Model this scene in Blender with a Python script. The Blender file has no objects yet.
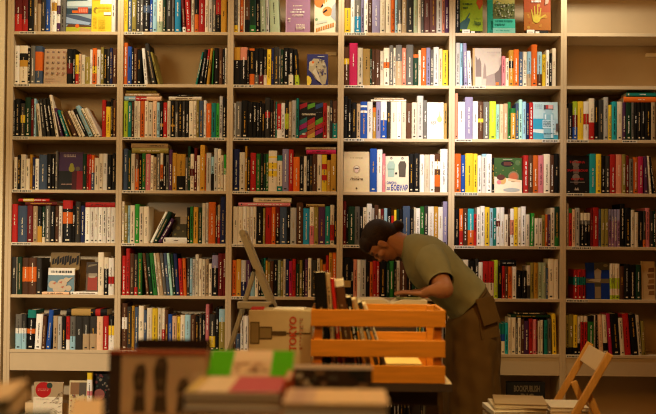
import bpy, bmesh, math, random
from mathutils import Vector, Matrix
C = bpy.context.scene.collection
PI = math.pi
R = random.Random(7)

# ------------------------------------------------------------------ camera model
FPX, U0, V0 = 942.0, 328.0, 230.0
CAM = Vector((0.0348, -5.674, 1.2502))
ROT = (Matrix.Rotation(0.0186, 3, 'Z') @ Matrix.Rotation(0.0165, 3, 'X') @ Matrix.Rotation(-0.0078, 3, 'Y'))
def ray(u, v):
    return ROT @ Vector(((u-U0)/FPX, 1.0, -(v-V0)/FPX))
def on_y(u, v, y):                      # the point of a pixel's sight line at world depth y
    d = ray(u, v); return CAM + d*((y-CAM.y)/d.y)
def at(u, v, d):                        # the same at a distance d from the camera
    return CAM + ray(u, v)*d

# ------------------------------------------------------------------ materials
def mat(name, col, rough=0.6, noise=0.0, nscale=20.0, metal=0.0, spec=0.4, stretch=None, col2=None, bump=0.0):
    m = bpy.data.materials.new(name); m.use_nodes = True
    nt = m.node_tree; b = nt.nodes['Principled BSDF']
    b.inputs['Roughness'].default_value = rough; b.inputs['Metallic'].default_value = metal
    b.inputs['Specular IOR Level'].default_value = spec
    if noise > 0 or col2 or bump > 0:
        tc = nt.nodes.new('ShaderNodeTexCoord'); mp = nt.nodes.new('ShaderNodeMapping')
        mp.inputs['Scale'].default_value = stretch or (1, 1, 1)
        nz = nt.nodes.new('ShaderNodeTexNoise'); nz.inputs['Scale'].default_value = nscale; nz.inputs['Detail'].default_value = 5
        nt.links.new(tc.outputs['Object'], mp.inputs['Vector']); nt.links.new(mp.outputs['Vector'], nz.inputs['Vector'])
        rp = nt.nodes.new('ShaderNodeValToRGB')
        c2 = col2 or tuple(max(0, c*(1-noise)) for c in col)
        rp.color_ramp.elements[0].color = (*c2, 1); rp.color_ramp.elements[1].color = (*col, 1)
        rp.color_ramp.elements[0].position = 0.3; rp.color_ramp.elements[1].position = 0.7
        nt.links.new(nz.outputs['Fac'], rp.inputs['Fac']); nt.links.new(rp.outputs['Color'], b.inputs['Base Color'])
        if bump > 0:
            bp = nt.nodes.new('ShaderNodeBump'); bp.inputs['Strength'].default_value = bump; bp.inputs['Distance'].default_value = 0.002
            nt.links.new(nz.outputs['Fac'], bp.inputs['Height']); nt.links.new(bp.outputs['Normal'], b.inputs['Normal'])
    else:
        b.inputs['Base Color'].default_value = (*col, 1)
    return m
def attr_mat(name, rough, spec=0.4):
    m = bpy.data.materials.new(name); m.use_nodes = True; nt = m.node_tree; b = nt.nodes['Principled BSDF']
    a = nt.nodes.new('ShaderNodeAttribute'); a.attribute_name = 'Col'
    tc = nt.nodes.new('ShaderNodeTexCoord'); nz = nt.nodes.new('ShaderNodeTexNoise'); nz.inputs['Scale'].default_value = 60
    mx = nt.nodes.new('ShaderNodeMix'); mx.data_type = 'RGBA'; mx.blend_type = 'MULTIPLY'; mx.inputs['Factor'].default_value = 0.18
    nt.links.new(tc.outputs['Object'], nz.inputs['Vector']); nt.links.new(a.outputs['Color'], mx.inputs['A']); nt.links.new(nz.outputs['Color'], mx.inputs['B'])
    nt.links.new(mx.outputs['Result'], b.inputs['Base Color'])
    b.inputs['Roughness'].default_value = rough; b.inputs['Specular IOR Level'].default_value = spec
    return m
M = dict(
    cover=attr_mat('printed_cover', 0.5, 0.10),
    pages=mat('page_edges', (0.72, 0.62, 0.44), 0.9, 0.25, 300, stretch=(1, 1, 1)),
    shelf=mat('beige_laminate', (0.56, 0.43, 0.26), 0.5, 0.06, 6, spec=0.25),
    wall=mat('cream_wall_paint', (0.86, 0.76, 0.54), 0.85, 0.05, 3),
    floor=mat('brown_floor_boards', (0.16, 0.09, 0.045), 0.55, 0.4, 8, stretch=(1, 8, 1)),
    ceil=mat('ceiling_paint', (0.55, 0.48, 0.38), 0.9, 0.03, 3),
    crate=mat('orange_varnished_pine', (0.66, 0.25, 0.02), 0.45, 0.25, 6, stretch=(1, 12, 12)),
    chairw=mat('honey_beech', (0.66, 0.33, 0.07), 0.4, 0.2, 8, stretch=(10, 10, 1)),
    chairp=mat('pale_beech_ply', (0.72, 0.52, 0.28), 0.45, 0.1, 8),
    table=mat('pale_table_top', (0.60, 0.47, 0.30), 0.5, 0.08, 5),
    tabled=mat('dark_table_frame', (0.05, 0.03, 0.02), 0.6, 0.2, 8),
    steel=mat('grey_painted_steel', (0.46, 0.44, 0.34), 0.4, 0.1, 20, metal=0.15),
    rubber=mat('black_rubber', (0.01, 0.01, 0.01), 0.8, 0.2, 30),
    label=attr_mat('paper_label', 0.8, 0.1),
)

# ------------------------------------------------------------------ object helpers
def link(name, bm, m, parent=None, loc=None, smooth=False, recalc=True):
    if recalc: bmesh.ops.recalc_face_normals(bm, faces=bm.faces)
    me = bpy.data.meshes.new(name); bm.to_mesh(me); bm.free()
    me.materials.append(m)
    if smooth:
        for p in me.polygons: p.use_smooth = True
    o = bpy.data.objects.new(name, me); C.objects.link(o)
    if parent: o.parent = parent
    if loc is not None: o.location = loc
    return o
def empty(name, loc=(0, 0, 0), rz=0.0):
    o = bpy.data.objects.new(name, None); C.objects.link(o); o.location = loc; o.rotation_euler = (0, 0, rz); o.empty_display_size = 0.05
    return o
def tag(o, label, cat, group=None):
    o['label'] = label; o['category'] = cat
    if group: o['group'] = group
    return o
def struct(name, bm, m):
    o = link(name, bm, m); o['kind'] = 'structure'; return o
def box(bm, x0, x1, y0, y1, z0, z1, mtx=None):
    vs = [bm.verts.new((x, y, z)) for z in (z0, z1) for y in (y0, y1) for x in (x0, x1)]
    for f in ((0, 2, 3, 1), (4, 5, 7, 6), (0, 1, 5, 4), (2, 6, 7, 3), (0, 4, 6, 2), (1, 3, 7, 5)):
        bm.faces.new([vs[i] for i in f])
    if mtx is not None: bmesh.ops.transform(bm, matrix=mtx, verts=vs)
    return vs
def bevel(bm, w=0.003, seg=2):
    bmesh.ops.bevel(bm, geom=list(bm.edges), offset=w, segments=seg, affect='EDGES', profile=0.6)
def bar(bm, p, q, w, t, side=Vector((0, 1, 0))):      # a square-cut bar from p to q, w across, t along `side`
    p, q = Vector(p), Vector(q); d = (q-p).normalized(); s = (side-d*side.dot(d)).normalized(); n = d.cross(s)
    vs = []
    for c in (p, q):
        for a, b in ((-1, -1), (1, -1), (1, 1), (-1, 1)): vs.append(bm.verts.new(c+n*(a*w/2)+s*(b*t/2)))
    for f in ((0, 1, 2, 3), (7, 6, 5, 4), (0, 4, 5, 1), (1, 5, 6, 2), (2, 6, 7, 3), (3, 7, 4, 0)): bm.faces.new([vs[i] for i in f])
    return vs
def cyl(bm, p, q, r, n=20):
    p, q = Vector(p), Vector(q); d = (q-p).normalized(); a = d.orthogonal().normalized(); b = d.cross(a)
    r1 = [bm.verts.new(p+a*r*math.cos(2*PI*i/n)+b*r*math.sin(2*PI*i/n)) for i in range(n)]
    r2 = [bm.verts.new(q+a*r*math.cos(2*PI*i/n)+b*r*math.sin(2*PI*i/n)) for i in range(n)]
    for i in range(n): bm.faces.new((r1[i], r1[(i+1) % n], r2[(i+1) % n], r2[i]))
    bm.faces.new(r1[::-1]); bm.faces.new(r2)

# ------------------------------------------------------------------ colours: code -> (name, base colour)
PAL = dict(
    rd=('red', (.44, .018, .014)), mr=('maroon', (.13, .011, .010)), og=('orange', (.66, .13, .014)), yl=('yellow', (.80, .55, .03)),
    oc=('ochre', (.55, .28, .03)), cr=('cream', (.78, .68, .50)), wh=('white', (.86, .82, .74)), bk=('black', (.007, .0065, .006)),
    ch=('charcoal', (.035, .032, .027)), gr=('grey', (.14, .13, .11)), lg=('light grey', (.52, .50, .45)), br=('brown', (.09, .036, .016)),
    tn=('tan', (.44, .31, .17)), gn=('green', (.022, .15, .025)), dg=('dark green', (.009, .036, .017)), li=('lime', (.45, .60, .03)),
    te=('teal', (.012, .19, .155)), tq=('turquoise', (.02, .38, .42)), bl=('blue', (.018, .075, .36)), nv=('navy', (.014, .020, .075)),
    lb=('light blue', (.32, .55, .66)), pu=('purple', (.085, .028, .085)), pk=('pink', (.68, .20, .22)), lv=('lavender', (.25, .22, .35)),
    sa=('salmon', (.68, .25, .15)), ol=('olive', (.28, .22, .045)), sl=('slate blue', (.055, .085, .145)), sg=('sage', (.38, .45, .28)),
    cm=('crimson', (.50, .02, .09)), cb=('cyan', (.02, .26, .48)), mi=('mint', (.35, .62, .52)), pb=('plum brown', (.14, .055, .045)),
    pe=('peach', (.78, .50, .30)), gd=('gold', (.45, .28, .08)), bg=('bright green', (.035, .34, .035)), mv=('mauve', (.26, .13, .22)))
def rgb(c): return PAL[c][1] if isinstance(c, str) else c
def lum(c): c = rgb(c); return .3*c[0]+.6*c[1]+.1*c[2]

def cface(bm, lay, vs, col):
    f = bm.faces.new(vs)
    for l in f.loops: l[lay] = (*rgb(col), 1)
    return f
def newbm():
    bm = bmesh.new(); return bm, bm.loops.layers.float_color.new('Col')
def cbox(bm, lay, x0, x1, y0, y1, z0, z1, col, mtx=None):
    vs = [bm.verts.new((x, y, z)) for z in (z0, z1) for y in (y0, y1) for x in (x0, x1)]
    if mtx is not None:
        for v in vs: v.co = mtx @ v.co
    for f in ((0, 2, 3, 1), (4, 5, 7, 6), (0, 1, 5, 4), (2, 6, 7, 3), (0, 4, 6, 2), (1, 3, 7, 5)): cface(bm, lay, [vs[i] for i in f], col)

# a book seen by its spine: U-shaped cover round a page block, spine towards -y, foot at z=0, left foot corner at x=0
def spine_cover(bm, lay, w, h, d, col, bands=(), tcol=None, text=True, mtx=None, rnd=None, horiz=False):
    rnd = rnd or R
    t = min(.0018, w*.2); k = min(.005, w*.3)
    outer = [(0, d), (0, k), (w*.18, k*.25), (w*.5, 0), (w*.82, k*.25), (w, k), (w, d)]
    inner = [(w-t, d), (w-t, k+t), (t, k+t), (t, d)]
    prof = outer+inner; n = len(prof)
    zs = sorted({0.0, h} | {h*f for b in bands for f in b[:2] if 0 < f < 1})
    def colz(z):
        c = col
        for b in bands:
            if h*b[0] <= z <= h*b[1]: c = b[2]
        return c
    rings = [[bm.verts.new((x, y, z)) for x, y in prof] for z in zs]
    allv = [v for r in rings for v in r]
    for a in range(len(zs)-1):
        c = colz((zs[a]+zs[a+1])/2)
        for i in range(n):
            j = (i+1) % n
            cface(bm, lay, (rings[a][i], rings[a][j], rings[a+1][j], rings[a+1][i]), c)
    cface(bm, lay, rings[0][::-1], colz(0)); cface(bm, lay, rings[-1], colz(h))
    def quad(x0, x1, z0, z1, c):
        vs = [bm.verts.new((x0, -.0004, z0)), bm.verts.new((x1, -.0004, z0)), bm.verts.new((x1, -.0004, z1)), bm.verts.new((x0, -.0004, z1))]
        allv.extend(vs); cface(bm, lay, vs, c)
    if text and w > .007:
        if tcol is None:
            L = lum(col)
            tcol = rnd.choice(['cr', 'wh', 'lg', 'tn', 'oc']) if L < .09 else rnd.choice(['ch', 'gr', 'br', 'tn']) if L > .4 else rnd.choice(['cr', 'bk', 'wh'])
        gw = min(w*.42, .0075); z = h*rnd.uniform(.12, .25); zt = h*rnd.uniform(.62, .9)
        if rnd.random() < .3: z = h*.45
        while z < zt:
            g = rnd.uniform(.0025, .0055)
            o = w*.5-gw/2+rnd.uniform(-.1, .1)*gw
            mid = colz(z+g/2)
            if abs(lum(mid)-lum(tcol)) > .06: quad(o+rnd.uniform(0, .25)*gw, o+gw*rnd.uniform(.75, 1), z, z+g, tcol)
            z += g+rnd.uniform(.0008, .002)
            if rnd.random() < .12: z += .008
        if rnd.random() < .55:
            c2 = 'cr' if lum(colz(h*.06)) < .2 else 'ch'
            quad(w*.3, w*.7, h*.045, h*.045+min(w*.5, .008), c2)
    if mtx is not None:
        for v in allv: v.co = mtx @ v.co
def page_block(bm, w, h, d, mtx=None):
    t = min(.0018, w*.2)+.0001; k = min(.005, w*.3)
    return box(bm, t, w-t, k+t, d-.004, .003, h-.0035, mtx)
# ------------------------------------------------------------------ room shell
BW, PITCH, ST, DEP = 0.67, 0.321, 0.019, 0.27
X0 = -3*BW
def shelf_z(r): return 2.52-PITCH*r+(0, .002, .001, 0, .001, .006, -.005)[r]*1.0            # underside of the shelf that carries row r
BASE_TOP = 0.195
def floor_of(r): return shelf_z(r)+ST if r < 7 else BASE_TOP
RX0, RX1, RY0, RY1, RH = -3.6, 3.6, -7.2, 0.32, 3.35
bm = bmesh.new(); box(bm, RX0, RX1, RY0, RY1, -.1, 0); struct('floor', bm, M['floor'])
bm = bmesh.new(); box(bm, RX0, RX1, RY0, RY1, RH, RH+.1); struct('ceiling', bm, M['ceil'])
bm = bmesh.new(); box(bm, RX0, RX1, RY1, RY1+.1, 0, RH); struct('wall_back', bm, M['wall'])
bm = bmesh.new(); box(bm, RX0-.1, RX0, RY0, RY1, 0, RH); struct('wall_left', bm, M['wall'])
bm = bmesh.new(); box(bm, RX1, RX1+.1, RY0, RY1, 0, RH); struct('wall_right', bm, M['wall'])
bm = bmesh.new(); box(bm, RX0, RX1, RY0-.1, RY0, 0, RH); struct('wall_front', bm, M['wall'])
bm = bmesh.new(); box(bm, -2.75, -2.048, .0, RY1, 0, RH); bevel(bm, .003); struct('trim_1', bm, M['wall'])

# ------------------------------------------------------------------ bookcases: six units side by side
ORD = ['top', 'second', 'third', 'fourth', 'fifth', 'sixth', 'seventh', 'bottom']
BAY = ['leftmost bay', 'second bay', 'third bay', 'fourth bay', 'fifth bay', 'rightmost bay']
SHELVED = ['with leaning books at its third shelf and left end panel', 'with an almost empty second shelf', 'behind the grey metal stepladder',
           'directly behind the bent woman and crate', 'with lime, teal and orange covers on top', 'with two empty top shelves behind the folding chair']
def glyph_label(w, h):
    bm, lay = newbm()
    cbox(bm, lay, 0, w, -.0012, 0, 0, h, (.78, .72, .58))
    x = .004
    while x < w-.008:
        g = R.uniform(.003, .007)
        vs = [bm.verts.new((x, -.0016, h*.25)), bm.verts.new((x+g, -.0016, h*.25)), bm.verts.new((x+g, -.0016, h*.78)), bm.verts.new((x, -.0016, h*.78))]
        cface(bm, lay, vs, 'bk'); x += g+R.uniform(.0015, .005)
    return bm
LABELS = {0: [(0, .03, .10), (1, .0, .10), (1, .5, .12), (2, .0, .10), (3, .0, .12), (4, .0, .12), (5, .0, .0)],
          1: [(0, .0, .12), (1, .0, .14), (2, .0, .11), (2, .52, .10), (3, .0, .14), (4, .0, .08), (6, .0, .10)],
          2: [(1, .0, .12), (2, .0, .10), (3, .0, .10), (4, .0, .10), (5, .0, .09)],
          3: [(0, .0, .13), (1, .0, .12), (2, .0, .12), (4, .0, .13), (5, .0, .0)],
          4: [(1, .03, .15), (2, .0, .10), (2, .52, .10), (3, .0, .14), (4, .0, .12), (4, .5, .11)],
          5: [(2, .0, .13), (2, .33, .09), (3, .0, .10), (4, .03, .12), (5, .0, .13), (6, .0, .08)]}
for k in range(6):
    xl = X0+k*BW
    bc = empty('bookcase', (xl, 0, 0))
    tag(bc, 'beige laminate bookcase, %s, %s' % (BAY[k], SHELVED[k]), 'bookcase', 'bookcases along the wall')
    for s, e in ((0, .018), (BW-.018, BW)):
        bm = bmesh.new(); box(bm, s+.0001, e-.0001, 0, DEP, 0, 2.862); bevel(bm, .0012, 1); link('side_panel', bm, M['shelf'], bc)
    if k == 0:
        bm = bmesh.new(); box(bm, -.0215, -.0005, 0.001, DEP, 0, 2.862); bevel(bm, .0012, 1); link('end_panel', bm, M['shelf'], bc)
    bm = bmesh.new(); box(bm, .018, BW-.018, DEP-.006, DEP, .1, 2.86); link('back_panel', bm, M['shelf'], bc)
    for r in range(7):
        bm = bmesh.new(); box(bm, .018, BW-.018, .0008, DEP-.006, 0, ST); bevel(bm, .0012, 1); shf = link('shelf', bm, M['shelf'], bc, (0, 0, shelf_z(r)))
        for r2, x, w in LABELS[k]:
            if w and r2 == r: link('shelf_label', glyph_label(w, .0165), M['label'], shf, (.021+x, .0006, .0012))
    bm = bmesh.new(); box(bm, .018, BW-.018, .0008, DEP-.006, BASE_TOP-ST, BASE_TOP); bevel(bm, .0012, 1); link('shelf', bm, M['shelf'], bc)
    bm = bmesh.new(); box(bm, .018, BW-.018, 0, DEP-.006, 2.843, 2.862); link('top_panel', bm, M['shelf'], bc)
    bm = bmesh.new(); box(bm, .0182, BW-.0182, .005, .021, shelf_z(6)-.108, shelf_z(6)-.0004); bevel(bm, .001, 1); link('fascia_panel', bm, M['shelf'], bc)
    bm = bmesh.new(); box(bm, .018, BW-.018, .03, .046, 0, BASE_TOP-ST); link('plinth', bm, M['shelf'], bc)
    if k in (2, 4, 5):                                      # pale metal wall fixings under the second shelf's top
        bm = bmesh.new(); box(bm, BW-.10, BW-.03, DEP-.03, DEP-.0065, shelf_z(0)-.07, shelf_z(0)-.05); bevel(bm, .002, 1)
        link('wall_fixing', bm, M['wall'], bc)

# ------------------------------------------------------------------ what stands on the shelves, left to right
# per compartment: (origin x, origin y, scale, runs). A run "end top colour [band=from-to:colour] [l=lean]" is one book.
S1 = 5.9636; S2 = 6.8333; S3 = 7.1375; S4 = 6.9
D = {}
D[0,0] = (10, 0, S1, 25, "72 -20 rd .5-1:mr;108 -20 mr 0-.35:rd;142 -20 bk;165 -20 tn;186 -18 br .0-.8:tn;213 -20 ch;240 -20 bl;249 -10 cr;278 -15 wh .6-.85:oc;300 -20 wh .0-.25:pu .5-.75:pu;331 -18 gr;482 -30 F:valley;606 -25 F:yellow;630 -15 wh")
D[0,1] = (120, 0, S1, 22, "48 -20 yl;70 -20 sl;97 -15 ol;122 -20 ch;140 -20 gr;178 -20 bk .55-.75:sl;195 -18 bl;222 -20 lb;255 -20 cr 0-.3:sg;275 -20 dg;310 -22 ch;326 -18 gr;362 -20 cb;368 -;396 -20 mr 0-.14:wh l=-14;427 -20 rd l=-14;445 -18 cr;470 -20 bk 0-.5:og;508 -20 rd;530 -20 cr;552 -22 lg;572 -20 gr;602 -20 bk .5-1:rd;637 -20 oc")
D[0,2] = (230, 0, S1, 22, "48 -20 gr 0-.2:yl;60 -18 cr;82 -18 og;89 -14 cr;118 -20 br 0-.35:bk;155 -20 dg 0-.2:gn;178 -20 bk;215 -22 sg l=-6;235 -20 lg l=-6;298 -25 sg 0-1:sg l=-12;330 -;478 -35 F:lilac;502 -;630 -40 F:art")
D[0,3] = (340, 0, S1, 24, "64 -15 yl .7-1:br;88 -18 wh;125 -20 cb .45-1:gr;145 -20 lv;168 -20 wh;192 -20 br;240 -22 lv;272 -20 cr;305 -20 cr;328 -20 og;345 -18 lb;368 -20 gr 0-.25:cr;398 -20 tn;440 -22 ch;465 -20 sg;485 -20 cr;500 -18 gr;538 -20 pb;576 -20 pb;610 -18 lg;625 -20 sa;650 -20 pu")
D[0,4] = (450, 0, S1, 33, "60 -30 bk;198 -32 F:lime;225 -;390 -34 F:teal;443 -;605 -40 F:hand")
D[1,0] = (10, 38, S1, 25, "55 45 wh;105 45 cr .45-.62:oc .62-.8:bk;122 60 bk;150 46 gr;192 48 sl .35-.85:og;197 -;338 60 F:dots;372 65 bk .3-.6:mr;390 65 bk;410 100 yl 0-.35:rd;425 95 pe;447 100 cr;477 112 ol;492 70 wh;518 62 og .3-.5:yl;540 70 wh;558 55 ol;580 65 bk;595 65 ch;612 60 nv;637 65 br")
D[1,1] = (120, 38, S1, 22, "45 28 sa 0-1:og;70 52 bl;82 62 bk;103 60 br;128 72 bk;168 62 wh l=-52;216 32 ch l=-58;240 80 ol l=-50;448 -;472 80 te l=48;497 68 bk l=30;515 66 bk .7-1:rd l=28;547 60 oc l=26;562 75 gn l=22;590 60 bk;612 62 br;625 66 bk;638 60 wh")
D[1,2] = (230, 38, S1, 22, "62 55 bk .66-1:oc;103 55 bk .66-1:sa;115 70 bk;147 62 bk 0-.3:og .94-1:og;172 62 bk 0-.28:gr;200 62 bk 0-.28:mr;220 68 bk 0-.28:cr;247 68 yl;262 62 nv;292 55 ch;302 65 gr;318 68 dg;350 58 bk;378 60 bk 0-.28:cr;413 68 bk 0-.28:li l=-12;458 -;585 92 F:astro")
D[1,3] = (340, 38, S1, 24, "56 55 br .55-.7:yl;105 30 cm;137 58 cr;180 65 ol 0-1:gd;190 65 dg;210 68 br;240 70 br;260 78 cr;295 60 cr .46-.62:og;318 45 gr;333 58 cr;370 42 gr 0-.6:tn;395 60 sa;438 40 gr;468 98 dg .9-1:og;485 72 cr;515 60 og;540 58 lv;558 70 gr;590 55 lg;612 65 pe;645 72 yl")
D[1,4] = (450, 38, S1, 33, "60 30 lg;76 32 lb;106 32 lv l=-8;130 78 wh l=-8;137 -;310 55 F:town;332 108 pk;352 120 cr;380 72 oc .5-.7:bk;412 68 og;435 82 sl;460 82 cr;485 82 lb 0-.35:tn;520 40 og;550 82 lb 0-.35:br;572 98 yl;592 72 wh;608 92 bk;632 62 cr")
D[2,0] = (10, 90, S1, 15, "30 60 ch;62 52 bk;90 80 ch .42-.65:yl;125 45 dg;142 55 mr;153 52 lb;192 82 cr l=-22;216 52 ol 0-1:ch l=-26;242 50 ch l=-32;272 48 bk l=-38;292 28 cr l=-45;318 105 pu l=-55;352 115 te l=-62;370 118 ol l=-65;408 122 og 0-1:br l=-72;430 112 cr l=-82;452 112 cr l=-84;472 100 bk l=-88;500 82 lb l=-95;522 95 cr l=-95;545 94 cr l=-95;548 -;572 60 rd;600 68 yl .85-1:bk;615 50 bk;632 60 br")
D[2,1] = (120, 90, S1, 22, "48 65 li;70 75 te;85 70 br;108 66 cr;120 66 cr;147 66 og;168 66 cr;195 72 cr;220 66 pe;237 75 lb;258 65 bk .3-.38:oc;282 75 rd;302 65 cr;328 64 bk .3-.35:oc;348 68 ch 0-.7:gr;372 68 bk;390 68 pu 0-1:ch;412 66 bk;440 66 cr;458 66 cr;472 62 ol;498 65 sl;514 62 wh;545 80 og;573 78 te;593 80 bg;612 38 lg;634 45 bk")
D[2,2] = (230, 90, S1, 20, "36 78 lg;68 70 gr;108 62 bk;137 72 bk;160 72 bk;175 75 bk;190 68 oc 0-1:bk;208 78 bk;240 45 ch .5-.65:rd;258 60 bk;272 65 og 0-1:br;280 70 te;306 82 rd 0-.25:wh;328 78 wh;350 62 bk .25-.65:li;368 70 tn;395 62 lg;410 50 te;555 70 F:tiles;578 78 rd;595 95 cr;612 62 ch;640 65 br 0-.4:te")
D[2,3] = (340, 90, S1, 22, "48 38 bk;68 55 bk;100 75 bk;122 82 tn;163 70 bl .85-.9:wh .7-.76:wh;195 70 wh;215 105 oc .85-1:og;243 70 lv;280 68 bl .5-1:wh;303 70 ch;340 70 cr;366 70 wh;395 70 cr;428 78 br;460 75 li 0-1:cr;497 35 lg;520 62 gr;620 70 F:white;640 80 gd")
D[2,4] = (450, 90, S1, 30, "48 20 sa;90 72 wh;137 42 lv;168 68 wh;200 70 br .45-.55:yl;236 70 gr;275 68 li;297 85 mi;320 85 pe;345 82 og 0-1:tn;363 72 gn;392 110 oc .85-1:gn;410 80 sl;432 58 mi;455 70 lb;472 80 nv;497 75 rd;648 68 F:vial")
D[2,5] = (560, 90, S2, 48, "56 125 tn;88 90 bk;122 78 li .33-.65:mr 0-.33:bl;162 78 yl;198 78 wh .4-.68:rd;235 58 cr 0-.42:rd;265 70 bk;298 70 ch;330 50 lg;355 102 yl;390 80 tq;428 80 cr;452 85 pu;490 85 dg;508 85 gr;530 85 bk;555 85 bk;585 85 bk;625 85 bk;654 85 tn")
D[3,0] = (10, 142, S1, 25, "45 90 cr;65 78 ol 0-1:bk;95 75 cr;118 100 cr;133 75 oc;150 92 nv;172 100 wh;220 76 sl;250 72 bk;270 72 bk;283 55 gr;432 58 F:pear;456 70 dg;471 75 rd;486 75 yl 0-1:rd;503 78 og .0-.5:sl;530 95 cr;555 70 cr;580 70 wh;607 75 bk;631 70 bk")
D[3,1] = (120, 142, S1, 20, "48 40 sl;66 50 dg;90 70 cr;113 74 br 0-.6:og;130 70 bk;153 68 gn;182 72 pk;200 80 cr;218 90 tn;240 72 gr;258 68 cr .3-.7:og 0-.25:bk;274 72 bk;292 78 gr;312 45 pu;338 65 oc;390 72 oc 0-.4:bk;405 92 gr;420 25 dg;442 72 cr .4-.6:mr;460 35 mr;478 80 cr;506 18 oc;515 70 og;543 65 lg;561 88 lb 0-.5:bk;582 38 lg;602 42 cr;618 80 cr;635 75 bg 0-.45:wh")
D[3,2] = (230, 142, S1, 18, "57 42 nv;90 62 cr;102 25 oc;122 90 bk;155 65 rd;182 70 gn;200 68 bk;215 70 dg;230 72 gn;280 52 cr .36-.5:yl .55-.7:yl .82-.86:yl;312 80 cr .85-1:te 0-.14:te;350 42 lv;378 45 rd;416 90 og;440 85 bk;458 85 cr;475 78 bk;492 80 ch;518 72 og 0-1:br;547 76 cr;578 76 yl .3-.45:rd .6-.75:rd;602 108 oc;634 72 ol 0-1:oc")
D[3,3] = (340, 142, S1, 20, "178 55 F:cream;220 40 bl;253 45 wh;271 70 pk;412 82 F:pair;440 70 bk;476 68 bk;504 75 wh;535 75 cr;565 75 wh;598 70 br .15-.45:og .6-.8:wh;642 42 wh")
D[3,4] = (450, 142, S1, 27, "66 70 og;92 78 bl;140 68 yl;165 70 yl;190 80 wh;218 72 wh .93-1:lb;250 72 wh;265 95 bk;432 92 F:cook;438 -;468 80 rd;495 80 br;527 80 og;560 80 pk;598 72 cr;622 78 br;650 70 bk")
D[3,5] = (560, 142, S2, 48, "205 88 F:redtext;247 80 tq;282 82 yl;312 92 bk;342 95 ch;382 85 rd;424 85 sa;450 85 ol;474 92 mr;502 115 gr;535 105 og;570 100 cm;604 98 pu l=-8;628 95 cr l=-40;654 100 bk l=-42")
D[4,0] = (10, 194, S1, 12, "46 60 rd;102 70 sl;137 68 mr;165 72 tn;192 75 bk 0-.45:oc;210 75 dg 0-.15:cr;240 70 gr;270 72 bk;292 72 og 0-1:br;312 72 wh;372 38 bk .8-1:rd .45-.72:og;390 70 bk;422 45 ch;447 70 nv;478 80 wh;503 80 wh;527 80 wh;553 80 wh;577 80 wh;601 80 wh;629 80 wh")
D[4,1] = (120, 194, S1, 12, "27 45 cr;46 68 gn 0-1:ol;60 68 lb;88 68 cr;115 60 bg;142 75 cr;172 75 cr;176 -;194 90 wh l=100;222 92 dg l=100;246 132 pu l=90;252 -;398 -99 -;418 80 bk;437 75 ol 0-1:gn;466 78 oc;490 80 dg;511 55 cr;528 52 lg;570 48 og;582 75 ch;598 65 rd .6-1:tn;631 15 nv")
D[4,2] = (230, 194, S1, 18, "50 75 cr;78 75 cr;99 75 wh;118 75 cr;137 75 wh;157 75 cr;197 75 bk;210 84 ol;248 80 rd;272 78 og;297 78 bk .45-1:mr;340 78 sl;360 75 bk;396 82 lg;436 52 br;475 85 cb;502 78 cr 0-.5:pk;527 78 ol;568 78 pu;597 74 te;622 65 cr .1-.5:rd;636 80 bk")
D[4,3] = (340, 194, S1, 18, "38 42 mr;50 75 bk;88 75 dg;118 75 gr;137 78 bk;160 80 cr;190 58 wh;205 85 lg;230 65 br;242 90 cr;262 90 mr;282 85 lb;305 85 bk;322 130 rd;337 95 yl;352 90 dg;375 90 bk;418 72 sl;440 90 bk;452 80 cr;478 85 wh;503 75 gn;525 70 ch;560 75 wh;585 75 oc;614 78 wh;641 45 lv")
D[4,4] = (450, 194, S1, 30, "55 88 bk;78 88 og 0-.4:rd;106 85 br;142 88 tq 0-.42:og;160 120 rd;182 80 wh;208 72 wh;237 78 yl;258 85 lb;277 85 te;300 80 wh .5-.65:mr;325 80 wh;348 122 cr;360 90 br;382 88 wh .3-.7:sa;405 80 yl;425 82 cr;452 75 wh;475 122 cr;505 115 bg l=8;528 145 cr;550 145 cr;568 125 ol;583 122 og;600 122 pu;625 82 cr;650 75 dg 0-.25:gn")
D[4,5] = (560, 194, S2, 45, "60 65 tn;82 100 rd .88-1:gn;105 105 pe;136 95 lg;142 -;165 130 bk .78-1:cr .66-.78:gr;187 130 bk .78-1:cr .66-.78:gr;209 130 bk .78-1:cr .66-.78:gr;225 105 mr;265 92 rd;282 105 sl;308 102 ol;332 102 ol;352 105 lv 0-.7:mv;372 105 lv 0-.7:mv;392 105 lv 0-.7:mv;412 105 lv 0-.7:mv;445 68 bk;485 95 bk;510 108 cr;535 125 cr;568 115 bk;585 115 ch 0-.2:og;615 95 pk;640 115 ch;655 115 dg")
D[5,0] = (10, 246, S1, 12, "40 65 ch;44 66 cr;72 65 dg;112 70 br .35-.75:og;158 70 br .35-.75:og;188 72 ch;525 -;560 38 cr;587 68 bk .7-1:cr;620 72 wh .3-.5:rd")
D[5,1] = (120, 246, S1, 12, "35 58 rd;60 15 rd;85 45 br;106 50 ch 0-.2:rd;132 42 gn;154 -;176 42 br l=-26;200 42 dg l=-28;225 42 gn l=-28;240 42 cr l=-30;262 42 tn l=-30;282 42 gr l=-28;302 42 sl l=-26;318 42 mi l=-26;335 48 dg l=-20;358 46 nv l=-20;380 75 rd l=-14;400 75 og l=-10;415 70 ch;432 75 lb;450 78 lg;470 50 cr;490 75 cr;510 78 cr;530 78 tn;548 105 cr;585 42 bk .65-.95:lv;615 45 mr;634 45 mr")
D[5,2] = (230, 246, S1, 12, "38 85 og;66 80 oc;96 85 nv .4-1:lg;122 85 pu;150 160 lb;170 85 cr;185 85 bk;200 75 dg;212 72 te;225 88 oc;240 95 ol;260 90 og 0-1:br;285 85 bk;302 85 sg;318 90 ol;332 78 cr;352 80 nv;372 90 cm;392 78 rd;415 108 gn 0-1:dg;432 85 ol;445 85 bk;465 80 pu;485 72 cr;520 85 ch;536 75 cr;552 82 oc;572 110 og;590 55 rd;612 40 oc;635 40 og")
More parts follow.
